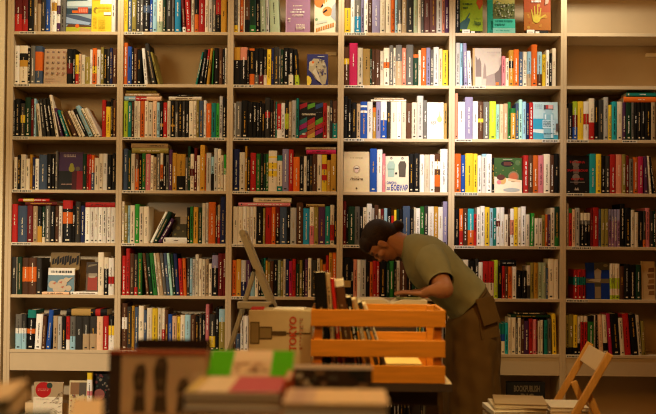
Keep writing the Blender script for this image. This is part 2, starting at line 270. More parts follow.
D[5,3] = (340, 246, S1, 18, "65 70 bk .25-.42:gd;80 90 bk;103 80 sa;125 82 wh;155 82 lg;178 95 bk;196 95 og;218 88 rd;235 92 rd;278 92 bk;295 100 dg;322 90 gn;337 95 bk;357 88 mr 0-1:cr;400 90 br;430 88 bk;470 85 dg;500 85 cr;530 90 og;560 85 nv;600 80 wh;640 85 mr")
D[5,4] = (450, 248, S1, 33, "70 80 br;110 70 cr;150 75 bk;170 65 ch;195 85 wh;230 80 rd 0-.42:cr;263 80 rd 0-.42:cr;287 72 li;310 108 bk;328 108 rd;345 108 br;370 112 og;397 112 wh;430 135 bk;458 135 bk;480 105 cr .0-.4:ch;500 88 ol;525 88 oc;550 88 sg;573 88 ol 0-1:sg;585 120 sl;622 65 cr;648 68 ol 0-1:cr")
D[5,5] = (560, 248, S2, 55, "95 -;120 148 rd .48-.75:te;148 148 rd .48-.75:te;177 148 rd .48-.75:te;181 -;345 100 F:blue;361 108 cr 0-.12:li .3-.6:li;377 108 cr 0-.12:li .3-.6:li;410 108 cr 0-.12:li .3-.6:li;438 125 br;475 110 bk;520 115 bk;555 115 dg;562 -;656 92 F:pattern")
D[6,0] = (10, 300, S1, 33, "70 85 lb .45-.6:wh .6-1:gr;98 85 lb .45-.6:wh .6-1:ch;146 60 bk .4-.52:og .8-1:te l=8;188 85 wh l=10;212 95 br l=8;258 60 bl l=18;285 95 tn;310 98 tn 0-1:lg;335 98 bk;358 98 rd 0-.3:wh;390 98 gr 0-.4:lb;435 98 ch;475 98 ch 0-.48:tn;518 98 ch 0-.48:tn;555 98 pe;587 95 mr 0-1:rd;621 92 yl 0-.42:wh .7-1:bk")
D[6,1] = (120, 300, S1, 10, "42 20 br .45-.7:wh;70 40 ch;88 35 oc;110 42 sl;142 35 cr;160 60 sl;192 48 cr;225 50 yl;250 50 cr;268 50 rd .5-1:cr;287 60 br;312 85 bl;340 95 pe;360 100 yl;388 90 cr;420 88 lb;450 90 br;470 95 bk;490 85 ch;510 88 bk;532 25 pk;568 85 ch .1-.4:yl;590 45 bk;626 55 ol .7-1:lb")
D[6,4] = (490, 302, S3, 55, "80 155 cr .42-.65:bl .65-1:te;108 155 cr .42-.65:bl .65-1:te;130 150 tq;150 112 cr;185 112 cr;200 150 gr;222 114 cr;245 125 br;278 135 pu;305 120 rd;330 125 pk;342 125 mr;360 135 cr;378 130 cr;386 120 bk;412 130 te;440 120 gr;478 85 yl l=-8")
D[6,5] = (560, 302, S2, 42, "62 90 ol 0-.18:bk;92 85 ol 0-.18:bk;120 90 yl 0-.18:bk;140 100 cr 0-.3:bk;163 98 rd .85-1:cr;190 98 rd .85-1:cr;232 95 gn .85-1:bk;243 90 cr;268 90 bk l=-12;300 90 pe l=-12;330 90 cr .1-.3:bk l=-14;360 80 cm l=-20;412 80 bk l=-18;444 110 cr l=-18;488 80 rd l=-20;538 85 bk l=-26;562 90 cr l=-24;586 130 ol l=-12")
# rows mostly hidden behind the carton and the crate
def hidden_row(x, seed):
    rr = random.Random(seed); out = []
    while x < 636:
        x += rr.choice((15, 18, 20, 22, 26, 30)); out.append('%d %d %s' % (min(x, 640), rr.choice((70, 80, 85, 90, 100, 110)), rr.choice('rd cr bk wh og gn nv tn br gr te yl lg cr bk mr ch sl'.split())))
    return ';'.join(out)
D[6,2] = (230, 300, S1, 23, "35 205 br;62 200 sl;85 95 wh;110 95 wh;"+hidden_row(110, 3))
D[6,3] = (340, 300, S1, 20, hidden_row(20, 5))
# books lying flat on top of a row or on the shelf: (row, bay) -> [x0, x1, y top, y bottom, colour, bands, on the shelf itself]
LY = {(2, 1): [(25, 245, 33, 60, 'lb', ((.3, .6, 'rd'), (.6, 1, 'pe')), 0), (30, 232, 14, 32, 'tn', (), 0), (34, 215, -2, 14, 'ol', (), 0), (290, 485, 40, 62, 'cr', (), 0), (340, 432, 28, 38, 'bk', (), 0)],
      (2, 3): [(185, 395, 57, 68, 'cr', (), 0), (205, 380, 46, 56, 'tn', (), 0)],
      (2, 5): [(436, 655, 40, 78, 'og', (), 0), (455, 655, 8, 38, 'te', (), 0)],
      (3, 1): [(70, 288, 36, 66, 'ol', (), 0), (65, 285, 5, 34, 'tn', (), 0)],
      (3, 2): [(455, 632, 40, 66, 'cm', (), 0), (450, 632, 24, 38, 'cr', (), 0)],
      (4, 0): [(90, 280, 36, 58, 'mr', (), 0), (50, 235, 8, 26, 'rd', ((.15, .5, 'yl'),), 0), (450, 625, 47, 76, 'rd', (), 0)],
      (4, 1): [(256, 398, 260, 295, 'wh', (), 1)],
      (4, 2): [(50, 360, 52, 74, 'pk', (), 0), (140, 366, 22, 50, 'cr', (), 0), (455, 565, 58, 74, 'gd', (), 0)],
      (5, 0): [(190, 352, 276, 292, 'pe', (), 1), (360, 522, 276, 294, 'wh', (), 1)],
      (5, 4): [(300, 396, 70, 104, 'bk', (), 0)],
      (6, 0): [(335, 575, 45, 84, 'bk', ((.12, .6, 'gd'), (.72, .84, 'rd')), 0)],
      (6, 4): [(150, 430, 92, 112, 'dg', (), 0), (190, 395, 72, 90, 'ch', (), 0)]}
def proj(P):
    q = ROT.transposed() @ (Vector(P)-CAM); return U0+FPX*q.x/q.y, V0-FPX*q.z/q.y
# ------------------------------------------------------------------ lettering and cover pictures
_tc = {}
def text_mesh(s):
    if s in _tc: return _tc[s]
    cu = bpy.data.curves.new('lettering', 'FONT'); cu.body = s; cu.size = 1; cu.resolution_u = 2; cu.offset = .028
    o = bpy.data.objects.new('lettering', cu); C.objects.link(o)
    dg = bpy.context.evaluated_depsgraph_get(); me = bpy.data.meshes.new_from_object(o.evaluated_get(dg))
    vs = [(v.co.x, v.co.y) for v in me.vertices]; fs = [tuple(p.vertices) for p in me.polygons]
    bpy.data.objects.remove(o); bpy.data.meshes.remove(me); bpy.data.curves.remove(cu)
    x0 = min(v[0] for v in vs); x1 = max(v[0] for v in vs); y0 = min(v[1] for v in vs); y1 = max(v[1] for v in vs)
    _tc[s] = ([((x-x0)/(x1-x0), (y-y0)/(y1-y0)) for x, y in vs], fs, (x1-x0)/(y1-y0)); return _tc[s]
class Cover:
    """draws on the front of a w x h board lying in the local xz plane, in fractions of it"""
    def __init__(s, bm, lay, w, h): s.bm, s.lay, s.w, s.h, s.n = bm, lay, w, h, 0
    def face(s, pts, col):
        s.n += 1; y = -.0002*s.n
        cface(s.bm, s.lay, [s.bm.verts.new((min(max(u, 0), 1)*s.w, y, min(max(v, 0), 1)*s.h)) for u, v in pts], col)
    def rect(s, u0, v0, u1, v1, col): s.face([(u0, v0), (u1, v0), (u1, v1), (u0, v1)], col)
    def disc(s, u, v, r, col, sq=1.0, n=20):
        a = s.w/s.h; s.face([(u+r*math.cos(2*PI*i/n), v+r*a*sq*math.sin(2*PI*i/n)) for i in range(n)], col)
    def text(s, t, u0, v0, u1, v1, col, rot=False, slope=0.0):
        vs, fs, asp = text_mesh(t); s.n += 1; y = -.0002*s.n
        P = []
        for a, b in vs:
            if rot: a, b = 1-b, a
            P.append(s.bm.verts.new(((u0+(u1-u0)*a)*s.w, y, (v0+(v1-v0)*b+slope*a)*s.h)))
        for f in fs:
            try: cface(s.bm, s.lay, [P[i] for i in f], col)
            except ValueError: pass
    def lines(s, u0, v0, u1, v1, n, col, rnd=R):           # illegible small print
        dv = (v1-v0)/n
        for i in range(n):
            u = u0
            while u < u1-.02:
                g = rnd.uniform(.015, .05); s.rect(u, v0+i*dv+dv*.2, min(u+g, u1), v0+i*dv+dv*.8, col); u += g+rnd.uniform(.008, .03)
    def hand(s, u, v, k, col, flip=1, up=1):
        s.disc(u, v, .16*k, col)
        for du, l in ((-.13, .26), (-.05, .36), (.04, .38), (.12, .30)):
            s.face([(u+du*k*flip-.03*k, v), (u+du*k*flip+.03*k, v), (u+(du*1.5)*k*flip+.02*k, v+up*l*k), (u+(du*1.5)*k*flip-.02*k, v+up*l*k)], col)
        s.face([(u+.1*k*flip, v-.06*k), (u+.14*k*flip, v+.03*k*up), (u+.36*k*flip, v+.12*k*up), (u+.37*k*flip, v+.08*k*up)], col)
def d_valley(c):
    c.rect(0, .86, 1, 1, (.06, .11, .12)); c.face([(0, .72), (1, .72), (1, .95), (.8, .87), (.3, .86), (0, .84)], (.55, .66, .66))
    c.rect(0, .5, 1, .66, (.03, .06, .09)); c.rect(.22, .53, .45, .6, 'og'); c.rect(.45, .52, .86, .69, (.55, .08, .03))
    for i in range(5): c.rect(.5+i*.07, .55, .545+i*.07, .65, (.75, .25, .15))
    c.face([(0, .22), (1, .2), (1, .36), (.5, .46), (0, .5)], (.07, .10, .16)); c.face([(0, .25), (.9, .2), (1, .26), (.3, .36), (0, .42)], (.3, .4, .55))
    c.rect(0, .0, 1, .14, (.42, .42, .03)); c.face([(0, .14), (1, .14), (1, .18), (.1, .22)], (.12, .05, .02)); c.disc(.45, .17, .08, 'og'); c.face([(.5, 0), (1, 0), (1, .07), (.6, .13)], (.5, .3, .1))
def d_yellow(c):
    c.rect(.4, .80, 1, .94, 'wh'); c.rect(.05, .9, .42, 1, (.25, .16, .02)); c.disc(.2, .62, .13, (.3, .2, .02), 1.2); c.disc(.27, .6, .09, 'yl', 1.2)
    c.lines(.32, .55, .95, .74, 2, (.5, .36, .02)); c.rect(.6, .48, .95, .56, 'wh'); c.lines(.1, .12, .28, .45, 8, (.55, .4, .02)); c.lines(.38, .08, .7, .42, 7, (.55, .4, .02))
def d_lilac(c):
    c.rect(0, 0, .05, 1, (.5, .3, .4)); c.lines(.3, .70, .68, .74, 1, 'cr'); c.lines(.32, .59, .68, .65, 1, 'wh'); c.lines(.2, .52, .8, .58, 1, 'wh')
    c.lines(.28, .43, .72, .49, 2, 'cr'); c.lines(.1, .34, .2, .39, 1, 'cr'); c.lines(.12, .28, .22, .32, 1, 'cr'); c.lines(.44, .08, .8, .22, 4, 'cr')
def d_art(c):
    c.disc(.25, .80, .27, (.75, .2, .04)); c.disc(.62, .56, .24, (.78, .26, .06))
    c.face([(.35, .66), (1, .95), (1, 1), (.5, .84), (.38, .72)], 'cr'); c.face([(.78, .42), (1, .3), (1, .8), (.85, .7)], (.38, .4, .42))
    for i in range(6): c.face([(.44+i*.09, .74+i*.045), (.50+i*.09, .77+i*.045), (.52+i*.09, .87+i*.045), (.46+i*.09, .84+i*.045)], (.6, .28, .03))
    c.face([(.28, .64), (.42, .70), (.4, .76), (.33, .72)], 'bk'); c.face([(.4, .5), (.62, .58), (.58, .62), (.42, .56)], 'bk'); c.disc(.1, .35, .07, (.2, .35, .2))
    c.face([(.1, .22), (.6, .28), (.62, .34), (.15, .3)], (.55, .6, .5))
    for i in range(8): c.face([(.08+i*.11, .02+i*.02), (.16+i*.11, .035+i*.02), (.16+i*.11, .13+i*.02), (.08+i*.11, .115+i*.02)], (.52, .2, .03))
def d_lime(c):
    c.rect(0, 0, .04, 1, (0.210, 0.294, 0.021)); c.hand(.86, .92, .55, (0.434, 0.084, 0.014), 1, -1); c.face([(.82, 1), (1, 1), (1, .75), (.86, .6), (.72, .8)], (0.385, 0.070, 0.014))
    c.face([(0, .05), (.3, .05), (.44, .3), (.42, .36), (.3, .36), (.12, .28), (0, .22)], (0.035, 0.091, 0.091)); c.face([(.26, .34), (.34, .35), (.44, .5), (.42, .51)], (0.035, 0.091, 0.091))
    c.lines(.18, .88, .45, .97, 2, (0.140, 0.210, 0.014)); c.lines(.12, .72, .55, .80, 1, (0.021, 0.056, 0.014)); c.lines(.12, .61, .34, .69, 1, (0.021, 0.056, 0.014))
    c.lines(.6, .33, .9, .37, 1, (0.140, 0.210, 0.014)); c.text('Люди', .6, .13, .9, .28, (0.021, 0.056, 0.014))
def d_teal(c):
    c.rect(0, 0, .18, 1, (.015, .25, .17)); c.rect(.2, .38, 1, 1, (.10, .12, .04)); c.rect(.2, .78, 1, 1, (.35, .32, .08))
    for i in range(60): c.disc(R.uniform(.24, .98), R.uniform(.42, .86), R.uniform(.015, .04), R.choice([(.3, .3, .12), (.05, .08, .03), (.42, .42, .34), (.18, .2, .05)]), n=6)
    c.rect(.2, .14, 1, .37, (.05, .45, .33)); c.lines(.26, .27, .9, .35, 1, (.01, .18, .14)); c.lines(.26, .18, .64, .26, 1, (.01, .18, .14)); c.rect(.18, 0, 1, .13, (.2, .5, .4)); c.lines(.3, .04, .8, .08, 1, (.05, .3, .24))
def d_hand(c):
    c.rect(0, 0, 1, .5, (0.341, 0.112, 0.012))
    for i in range(14): c.disc(R.uniform(.08, .92), R.uniform(.04, .7), R.uniform(.03, .07), R.choice([(0.403, 0.174, 0.019), (0.372, 0.074, 0.012), (0.434, 0.223, 0.031)]), n=10)
    c.hand(.46, .33, .95, (0.446, 0.322, 0.031)); c.disc(.46, .3, .14, (0.496, 0.384, 0.037)); c.lines(.12, .87, .66, .97, 1, 'wh'); c.lines(.28, .75, .62, .84, 1, 'wh')
    c.face([(.78, .7), (.9, .74), (.97, 1), (.82, 1)], (0.465, 0.310, 0.217))
def d_dots(c):
    for j in range(5):
        for i in range(4):
            u, v = .15+i*.235, .91-j*.15; c.rect(u-.05, v-.025, u+.05, v+.025, R.choice([(.12, .07, .05), (.25, .13, .08), (.18, .12, .12), (.3, .12, .08)])); c.disc(u+.02, v+.005, .025, (.4, .3, .18), n=8)
    c.lines(.06, .12, .5, .16, 1, (.3, .12, .06)); c.lines(.06, .07, .7, .09, 1, (.35, .18, .1)); c.lines(.06, .02, .3, .04, 1, (.3, .15, .1))
def d_astro(c):
    c.face([(.1, .7), (.3, .86), (.6, .85), (.82, .80), (.92, .6), (.95, .25), (.88, .05), (.72, .02), (.62, .14), (.4, .2), (.2, .42), (.08, .5)], (.42, .35, .22))
    c.disc(.22, .70, .13, (.55, .45, .28)); c.disc(.28, .74, .06, 'og')
    for i in range(26): c.disc(R.uniform(.38, .88), R.uniform(.28, .82), R.uniform(.02, .06), R.choice([(.1, .08, .08), (.5, .45, .35), (.2, .16, .15), (.06, .05, .16)]), n=7)
    c.face([(.25, .42), (.4, .55), (.6, .25), (.66, .08), (.5, .16)], (.58, .5, .36)); c.rect(.5, .905, .82, .925, 'lg')
    c.face([(0, 0), (.12, 0), (.2, .06), (.22, .15), (.18, .24), (.08, .3), (0, .3)], (.75, .55, .06))
def d_town(c):
    c.rect(0, 0, .07, 1, (.55, .3, .12)); g = (.20, .145, .125)
    c.face([(.1, .25), (.3, .25), (.3, .6), (.24, .75), (.18, .68), (.1, .8)], g); c.face([(.36, .2), (.48, .2), (.46, .5), (.42, .62), (.38, .5)], (.27, .20, .17))
    c.face([(.74, 0), (1, 0), (1, .6), (.9, .42), (.74, .32)], (.15, .105, .09)); c.face([(.45, .0), (.8, .0), (.76, .34), (.6, .3), (.48, .26)], (.30, .23, .20))
    c.rect(.1, .02, .3, .24, (.52, .45, .37)); c.lines(.5, .87, .96, .91, 1, (.4, .32, .28)); c.lines(.62, .81, .84, .835, 1, (.45, .36, .32)); c.rect(.8, .03, .9, .1, 'og')
def d_tiles(c):
    k = [(.35, .02, .03), (.1, .3, .03), (.03, .06, .16), (.02, .02, .02), (.35, .1, .03), (.3, .02, .12), (.5, .3, .05), (.02, .12, .12)]
    for v0, row in ((.80, (0, 1, 2)), (.36, (7, 0, 1)), (.22, (5, 4, 0)), (.06, (7, 4, 5)), (-.06, (0, 6, 3))):
        for i in range(3):
            u = i/3; c.face([(u+.02, v0), (u+.33, v0+.09), (u+.33, v0+.24), (u+.02, v0+.13)], k[row[i]])
    c.disc(.2, .12, .08, (.5, .5, .4), .5); c.text('ПОЛИНАЯНИ', .12, .64, .68, .69, 'cr'); c.lines(.7, .71, .95, .73, 1, 'gr')
def d_white(c):
    c.lines(.17, .58, .22, .82, 6, (.7, .5, .45)); c.text('БЕЗ', .22, .40, .54, .5, (.3, .22, .18)); c.disc(.76, .54, .15, (.85, .62, .2), 1.3); c.face([(.72, .58), (.8, .58), (.76, .82)], (.85, .62, .2)); c.disc(.36, .28, .02, 'gr')
def d_vial(c):
    c.rect(0, .28, .5, .56, (.03, .30, .48)); c.rect(0, .56, 1, 1, (.42, .58, .62)); c.rect(0, 0, 1, .2, (.05, .32, .45)); c.face([(0, .2), (1, .12), (1, .26), (0, .28)], (.6, .7, .7))
    c.lines(.1, .82, .36, .95, 3, (.3, .42, .46)); c.rect(.42, .04, .82, .7, (.22, .42, .50)); c.rect(.5, .66, .76, .80, (.30, .48, .55)); c.rect(.44, .80, .82, .92, (.06, .05, .06)); c.rect(.62, .82, .80, .92, (.65, .35, .33)); c.rect(.52, .82, .6, .92, (.45, .05, .05))
    c.rect(.38, .3, .86, .52, (.46, .62, .68)); c.lines(.41, .33, .82, .5, 4, (.05, .15, .2)); c.rect(.46, .53, .52, .66, (.62, .74, .78)); c.rect(.7, .04, .78, .66, (.5, .66, .72)); c.lines(.42, .14, .84, .18, 1, (.03, .1, .15)); c.rect(.9, .22, 1, .42, (.10, .07, .06))
def d_pear(c):
    c.rect(0, .5, 1, 1, (.055, .025, .07)); c.rect(0, 0, 1, .5, (.012, .012, .012)); c.rect(.55, 0, .75, .5, (.06, .008, .01)); c.rect(.75, 0, 1, .5, (.22, .01, .015))
    c.disc(.53, .56, .12, (.26, .24, .03), 1.1); c.disc(.53, .64, .08, (.26, .24, .03), 1.3); c.disc(.78, .56, .09, (.12, .09, .06)); c.lines(.2, .86, .7, .94, 2, (.4, .3, .28)); c.lines(.14, .12, .58, .17, 1, (.35, .22, .18))
def d_cream(c):
    c.lines(.26, .83, .76, .86, 1, (.32, .22, .1)); c.disc(.5, .57, .14, (.5, .36, .22)); c.disc(.5, .58, .09, 'cr'); c.rect(.42, .56, .58, .6, (.15, .1, .08)); c.disc(.5, .52, .07, (.7, .5, .4))
    c.lines(.42, .36, .6, .38, 1, (.3, .2, .1)); c.text('Лолита', .26, .29, .74, .35, (.14, .08, .04)); c.disc(.5, .085, .04, (.1, .06, .03), n=6)
def d_pair(c):
    for u, k, q in ((.25, (.22, .32, .26), (.35, .48, .40)), (.73, (.09, .07, .05), (.13, .10, .07))):
        c.disc(u, .94, .055, (.14, .13, .11)); c.disc(u, .92, .04, (.45, .40, .32)); c.face([(u-.17, .62), (u+.14, .62), (u+.17, .76), (u+.1, .86), (u-.1, .86), (u-.18, .76)], k if u > .5 else q); c.face([(u-.15, .42), (u+.13, .42), (u+.14, .64), (u-.16, .64)], k if u > .5 else q); c.rect(u-.15, .62, u+.13, .655, k)
    c.disc(.46, .52, .05, (.04, .04, .03)); c.text('СИМОНА', .05, .22, .48, .295, (.04, .06, .3)); c.text('ДЕ', .05, .05, .19, .14, (.04, .06, .3)); c.text('БОВУАР', .24, .04, .96, .21, (.04, .06, .3))
def d_cook(c):
    c.rect(0, 0, 1, 1, (.04, .09, .02)); c.disc(.48, .83, .23, (.012, .01, .01), .5); c.rect(.35, .78, .62, .88, (.10, .03, .02)); c.disc(.86, .86, .1, (.08, .14, .05)); c.rect(.32, .945, .66, .965, (.3, .3, .2))
    for i in range(8): c.disc(R.uniform(.05, .95), R.uniform(.5, .95), .03, (.16, .16, .04), n=5)
    c.face([(0, 0), (1, 0), (1, .36), (0, .46)], 'cr'); c.disc(.7, .46, .2, (.22, .16, .08)); c.disc(.7, .46, .15, (.45, .12, .05)); c.face([(.5, .34), (.95, .3), (.95, .36), (.5, .42)], 'pe'); c.disc(.3, .36, .13, (.60, .36, .12), 1.2); c.disc(.24, .44, .15, (.10, .03, .02), .7); c.disc(.17, .3, .08, 'pk'); c.disc(.62, .08, .3, (.38, .40, .38), .25)
def d_redtext(c):
    c.disc(.42, .78, .16, (.18, .14, .11)); c.disc(.42, .42, .16, (.22, .17, .14)); c.rect(.3, .52, .55, .70, (.16, .12, .10)); c.face([(.34, .08), (.54, .08), (.5, .16), (.44, .11), (.38, .16)], (.4, .32, .26)); c.disc(.42, .28, .1, (.10, .06, .05))
    c.text('ТАТЬЯНА', .14, .79, .82, .85, (.45, .02, .02)); c.text('ЗАМИРОВСКАЯ', .03, .57, .94, .63, (.45, .02, .02)); c.text('СМЕРТИ', .2, .345, .74, .40, (.45, .02, .02)); c.rect(.16, .285, .8, .30, (.35, .3, .26)); c.rect(.05, .03, .12, .05, 'lg'); c.rect(.82, .03, .88, .05, 'gr')
def d_blue(c):
    c.rect(.36, 0, .64, 1, (.07, .06, .035)); c.rect(.36, .8, 1, 1, (.07, .06, .035)); c.rect(0, .44, 1, .56, (.16, .12, .06)); c.face([(.38, .56), (.62, .56), (.66, .78), (.5, .84), (.36, .78)], (.36, .27, .17)); c.rect(.38, .02, .62, .34, (.25, .18, .1)); c.face([(.08, .5), (.6, .46), (.64, .56), (.2, .54)], (.42, .32, .2)); c.disc(.84, .92, .1, (.2, .16, .08), .6)
def d_pattern(c):
    for i in range(5): c.face([(.5, .12+i*.15), (.95, .12+i*.15), (.95, .24+i*.15), (.42 if i % 2 else .55, .22+i*.15)], [(.22, .1, .03), (.18, .08, .03), (.26, .12, .03)][i % 3])
    c.rect(.1, .0, .14, 1, (.4, .28, .12))
def d_cats(c):
    c.rect(0, 0, 1, .70, (.14, .24, .30)); c.rect(0, .70, 1, 1, 'wh'); c.lines(.1, .76, .92, .92, 1, (.02, .02, .02))
    for u, v, r in ((.2, .3, .16), (.55, .35, .18), (.5, .18, .22), (.7, .5, .1), (.8, .15, .12), (.35, .12, .14)): c.disc(u, v, r, (.52, .42, .30), .9)
    for u, v in ((.24, .36), (.55, .2), (.48, .4)): c.face([(u-.06, v), (u+.05, v-.06), (u+.08, v+.05)], (.45, .14, .08))
    c.face([(.6, .5), (.95, .62), (.75, .4)], (.55, .45, .33))
def d_goldblack(c):
    c.rect(0, .6, 1, 1, (.22, .14, .05)); c.face([(0, .3), (1, .6), (1, .68), (0, .55)], (.30, .20, .07))
    for i in range(11):
        u, a, b = .04+i*.085, R.uniform(.68, .77), R.uniform(.86, .95); c.face([(u, a), (u+.075, a+.03), (u+.085, b), (u+.015, b-.03)], (.012, .01, .008))
def d_soup(c):
    c.rect(0, .6, 1, 1, (.05, .035, .025)); c.rect(.2, .52, .9, .62, (.3, .25, .18)); c.rect(.15, .05, .95, .5, (.33, .05, .03)); c.disc(.5, .5, .3, (.42, .35, .25), .3); c.face([(.1, .82), (.9, .9), (.8, .94), (.2, .9)], (.2, .16, .1))
def d_olive(c):
    c.rect(0, .3, 1, 1, (.05, .04, .018)); c.rect(.55, .65, 1, 1, (.36, .28, .18)); c.disc(.4, .45, .14, (.12, .09, .03)); c.disc(.75, .3, .06, (.2, .16, .07)); c.disc(.2, .15, .08, (.16, .13, .04))
def d_circle(c):
    c.rect(0, .58, 1, 1, (.40, .29, .16)); c.rect(0, 0, 1, .58, 'cr'); c.disc(.33, .78, .27, (.42, .01, .01)); c.disc(.54, .90, .1, (.03, .05, .035)); c.lines(.14, .74, .52, .82, 2, (.6, .16, .12)); c.lines(.1, .5, .56, .54, 1, (.55, .45, .35))
    for i in range(14):
        u, v = R.uniform(.35, 1), R.uniform(.05, .55); c.face([(u, v), (u+.12, v+.05), (u+.13, v+.06), (u+.01, v+.02)], (.2, .14, .09))
    for i in range(6):
        u, v = R.uniform(.65, .95), R.uniform(.5, .68); c.face([(u, v), (u+.08, v+.03), (u+.06, v+.05)], (.16, .1, .06))
def d_mosaic(c):
    c.rect(.06, .62, .55, .95, (.25, .13, .06)); c.rect(.55, .6, .95, .95, (.10, .08, .06))
    for i in range(46): u, v = R.uniform(.08, .9), R.uniform(.06, .6); c.rect(u, v, u+.08, v+.03, R.choice([(.05, .04, .04), (.3, .05, .03), (.5, .4, .1), (.6, .55, .4), (.12, .1, .08)]))
def d_darkart(c):
    for i in range(34): c.disc(R.uniform(.1, .95), R.uniform(.1, .95), R.uniform(.03, .09), R.choice([(.06, .05, .045), (.14, .04, .04), (.2, .16, .12), (.03, .05, .04)]), n=7)
    c.disc(.35, .5, .3, (.25, .08, .07))
# key -> (painter, base colour, label, stand height)
FACES = dict(
    valley=(d_valley, (.30, .38, .40), 'cover-out book with a dark valley landscape, top shelf of the leftmost bay', 0),
    yellow=(d_yellow, 'yl', 'bright yellow cover-out book on the top shelf of the leftmost bay', 0),
    lilac=(d_lilac, (.36, .19, .30), 'lilac cover-out book with small white print on the third bay top shelf', 0),
    art=(d_art, 'cr', 'cream cover-out book with orange circles and slanting letters, top shelf', 0),
    lime=(d_lime, (.22, .31, .012), 'lime green cover-out book with two hands, top shelf of the fifth bay', .016),
    teal=(d_teal, (.02, .24, .17), 'teal cover-out book with a meadow picture between lime and orange covers', 0),
    hand=(d_hand, (.33, .06, .01), 'orange cover-out book with a big yellow hand, top shelf', .022),
    dots=(d_dots, (.48, .33, .20), 'tan cover-out book with a grid of small square pictures', 0),
    astro=(d_astro, (.035, .035, .13), 'dark blue cover-out book with pale figure and yellow half disc', 0),
    town=(d_town, (.46, .38, .31), 'pale cover-out book with a faded brown town view', 0),
    tiles=(d_tiles, (.012, .012, .012), 'black cover-out book with rows of coloured slanted pictures', 0),
    white=(d_white, 'wh', 'white cover-out book with a pale yellow shape, third shelf, fourth bay', 0),
    vial=(d_vial, (.36, .52, .58), 'light blue cover-out book showing a glass vaccine vial', 0),
    pear=(d_pear, (.02, .015, .02), 'black and red cover-out book with a yellow-green pear', 0),
    cream=(d_cream, (.72, .57, .32), 'cream cover-out book with a small round emblem beside the blue spine', 0),
    pair=(d_pair, 'cr', 'white cover-out book with two standing figures above blue capital letters', 0),
    cook=(d_cook, (.04, .09, .02), 'dark green cover-out book with a cartoon face and white lower half', 0),
    redtext=(d_redtext, (.012, .010, .009), 'black cover-out book with three lines of red capitals', 0),
    blue=(d_blue, (.008, .03, .22), 'deep blue cover-out book crossed by brown strips, sixth shelf, rightmost bay', 0),
    pattern=(d_pattern, (.52, .36, .18), 'tan cover-out book with brown chequer figures at the right frame edge', 0),
    cats=(d_cats, 'wh', 'blue and white cover-out book leaning in front of a dark gold one', 0),
    goldblack=(d_goldblack, (.10, .06, .025), 'dark gold cover-out book with black letters behind the blue and white one', 0),
    soup=(d_soup, (.12, .08, .05), 'small dark cover-out book with a red lower half, sixth shelf, leftmost bay', 0),
    olive=(d_olive, (.06, .05, .022), 'dark olive cover-out book standing on a white lying book', 0),
    circle=(d_circle, 'cr', 'white cover-out book with a large red disc on the bottom shelf', 0),
    mosaic=(d_mosaic, (.62, .5, .28), 'cover-out book with a dark mosaic picture and cream border, bottom shelf', 0),
    darkart=(d_darkart, (.012, .012, .012), 'dark cover-out book with a reddish blot behind a pale spine, bottom shelf', 0))
def face_book(key, x, z, w, h, y=.022, th=.016, tilt=4.0, side=0.0):
    paint, base, label, stand = FACES[key]
    bm, lay = newbm(); b = .0018
    cbox(bm, lay, 0, w, 0, b, 0, h, base); cbox(bm, lay, 0, w, th-b, th, 0, h, base); cbox(bm, lay, 0, b, b, th-b, 0, h, base)
    paint(Cover(bm, lay, w, h))
    o = link('book', bm, M['cover'], None, (x, y, z+stand+.0004), recalc=False)
    o.rotation_euler = (-math.radians(tilt), 0, math.radians(side))
    pb = bmesh.new(); box(pb, b+.0002, w-.003, b+.0002, th-b-.0002, .003, h-.003); link('pages', pb, M['pages'], o)
    tag(o, label, 'book', 'books shown cover out')
    if stand:
        s = empty('display_stand', (x+w*.1, y+.001, z))
        bm = bmesh.new(); box(bm, 0, w*.8, .0, .05, 0, stand); bevel(bm, .001, 1); link('base', bm, M['rubber'], s)
        bm, lay = newbm(); cbox(bm, lay, .0, .045, -.006, -.003, 0.0, .024, 'wh'); cbox(bm, lay, .052, .075, -.006, -.003, 0.0, .014, 'wh'); cbox(bm, lay, .008, .036, -.0066, -.006, .008, .012, 'gr')
        link('price_card', bm, M['label'], s)
        tag(s, 'low black display stand with white price card under the %s cover' % ('lime green' if key == 'lime' else 'orange hand'), 'stand', 'display stands')
    return o

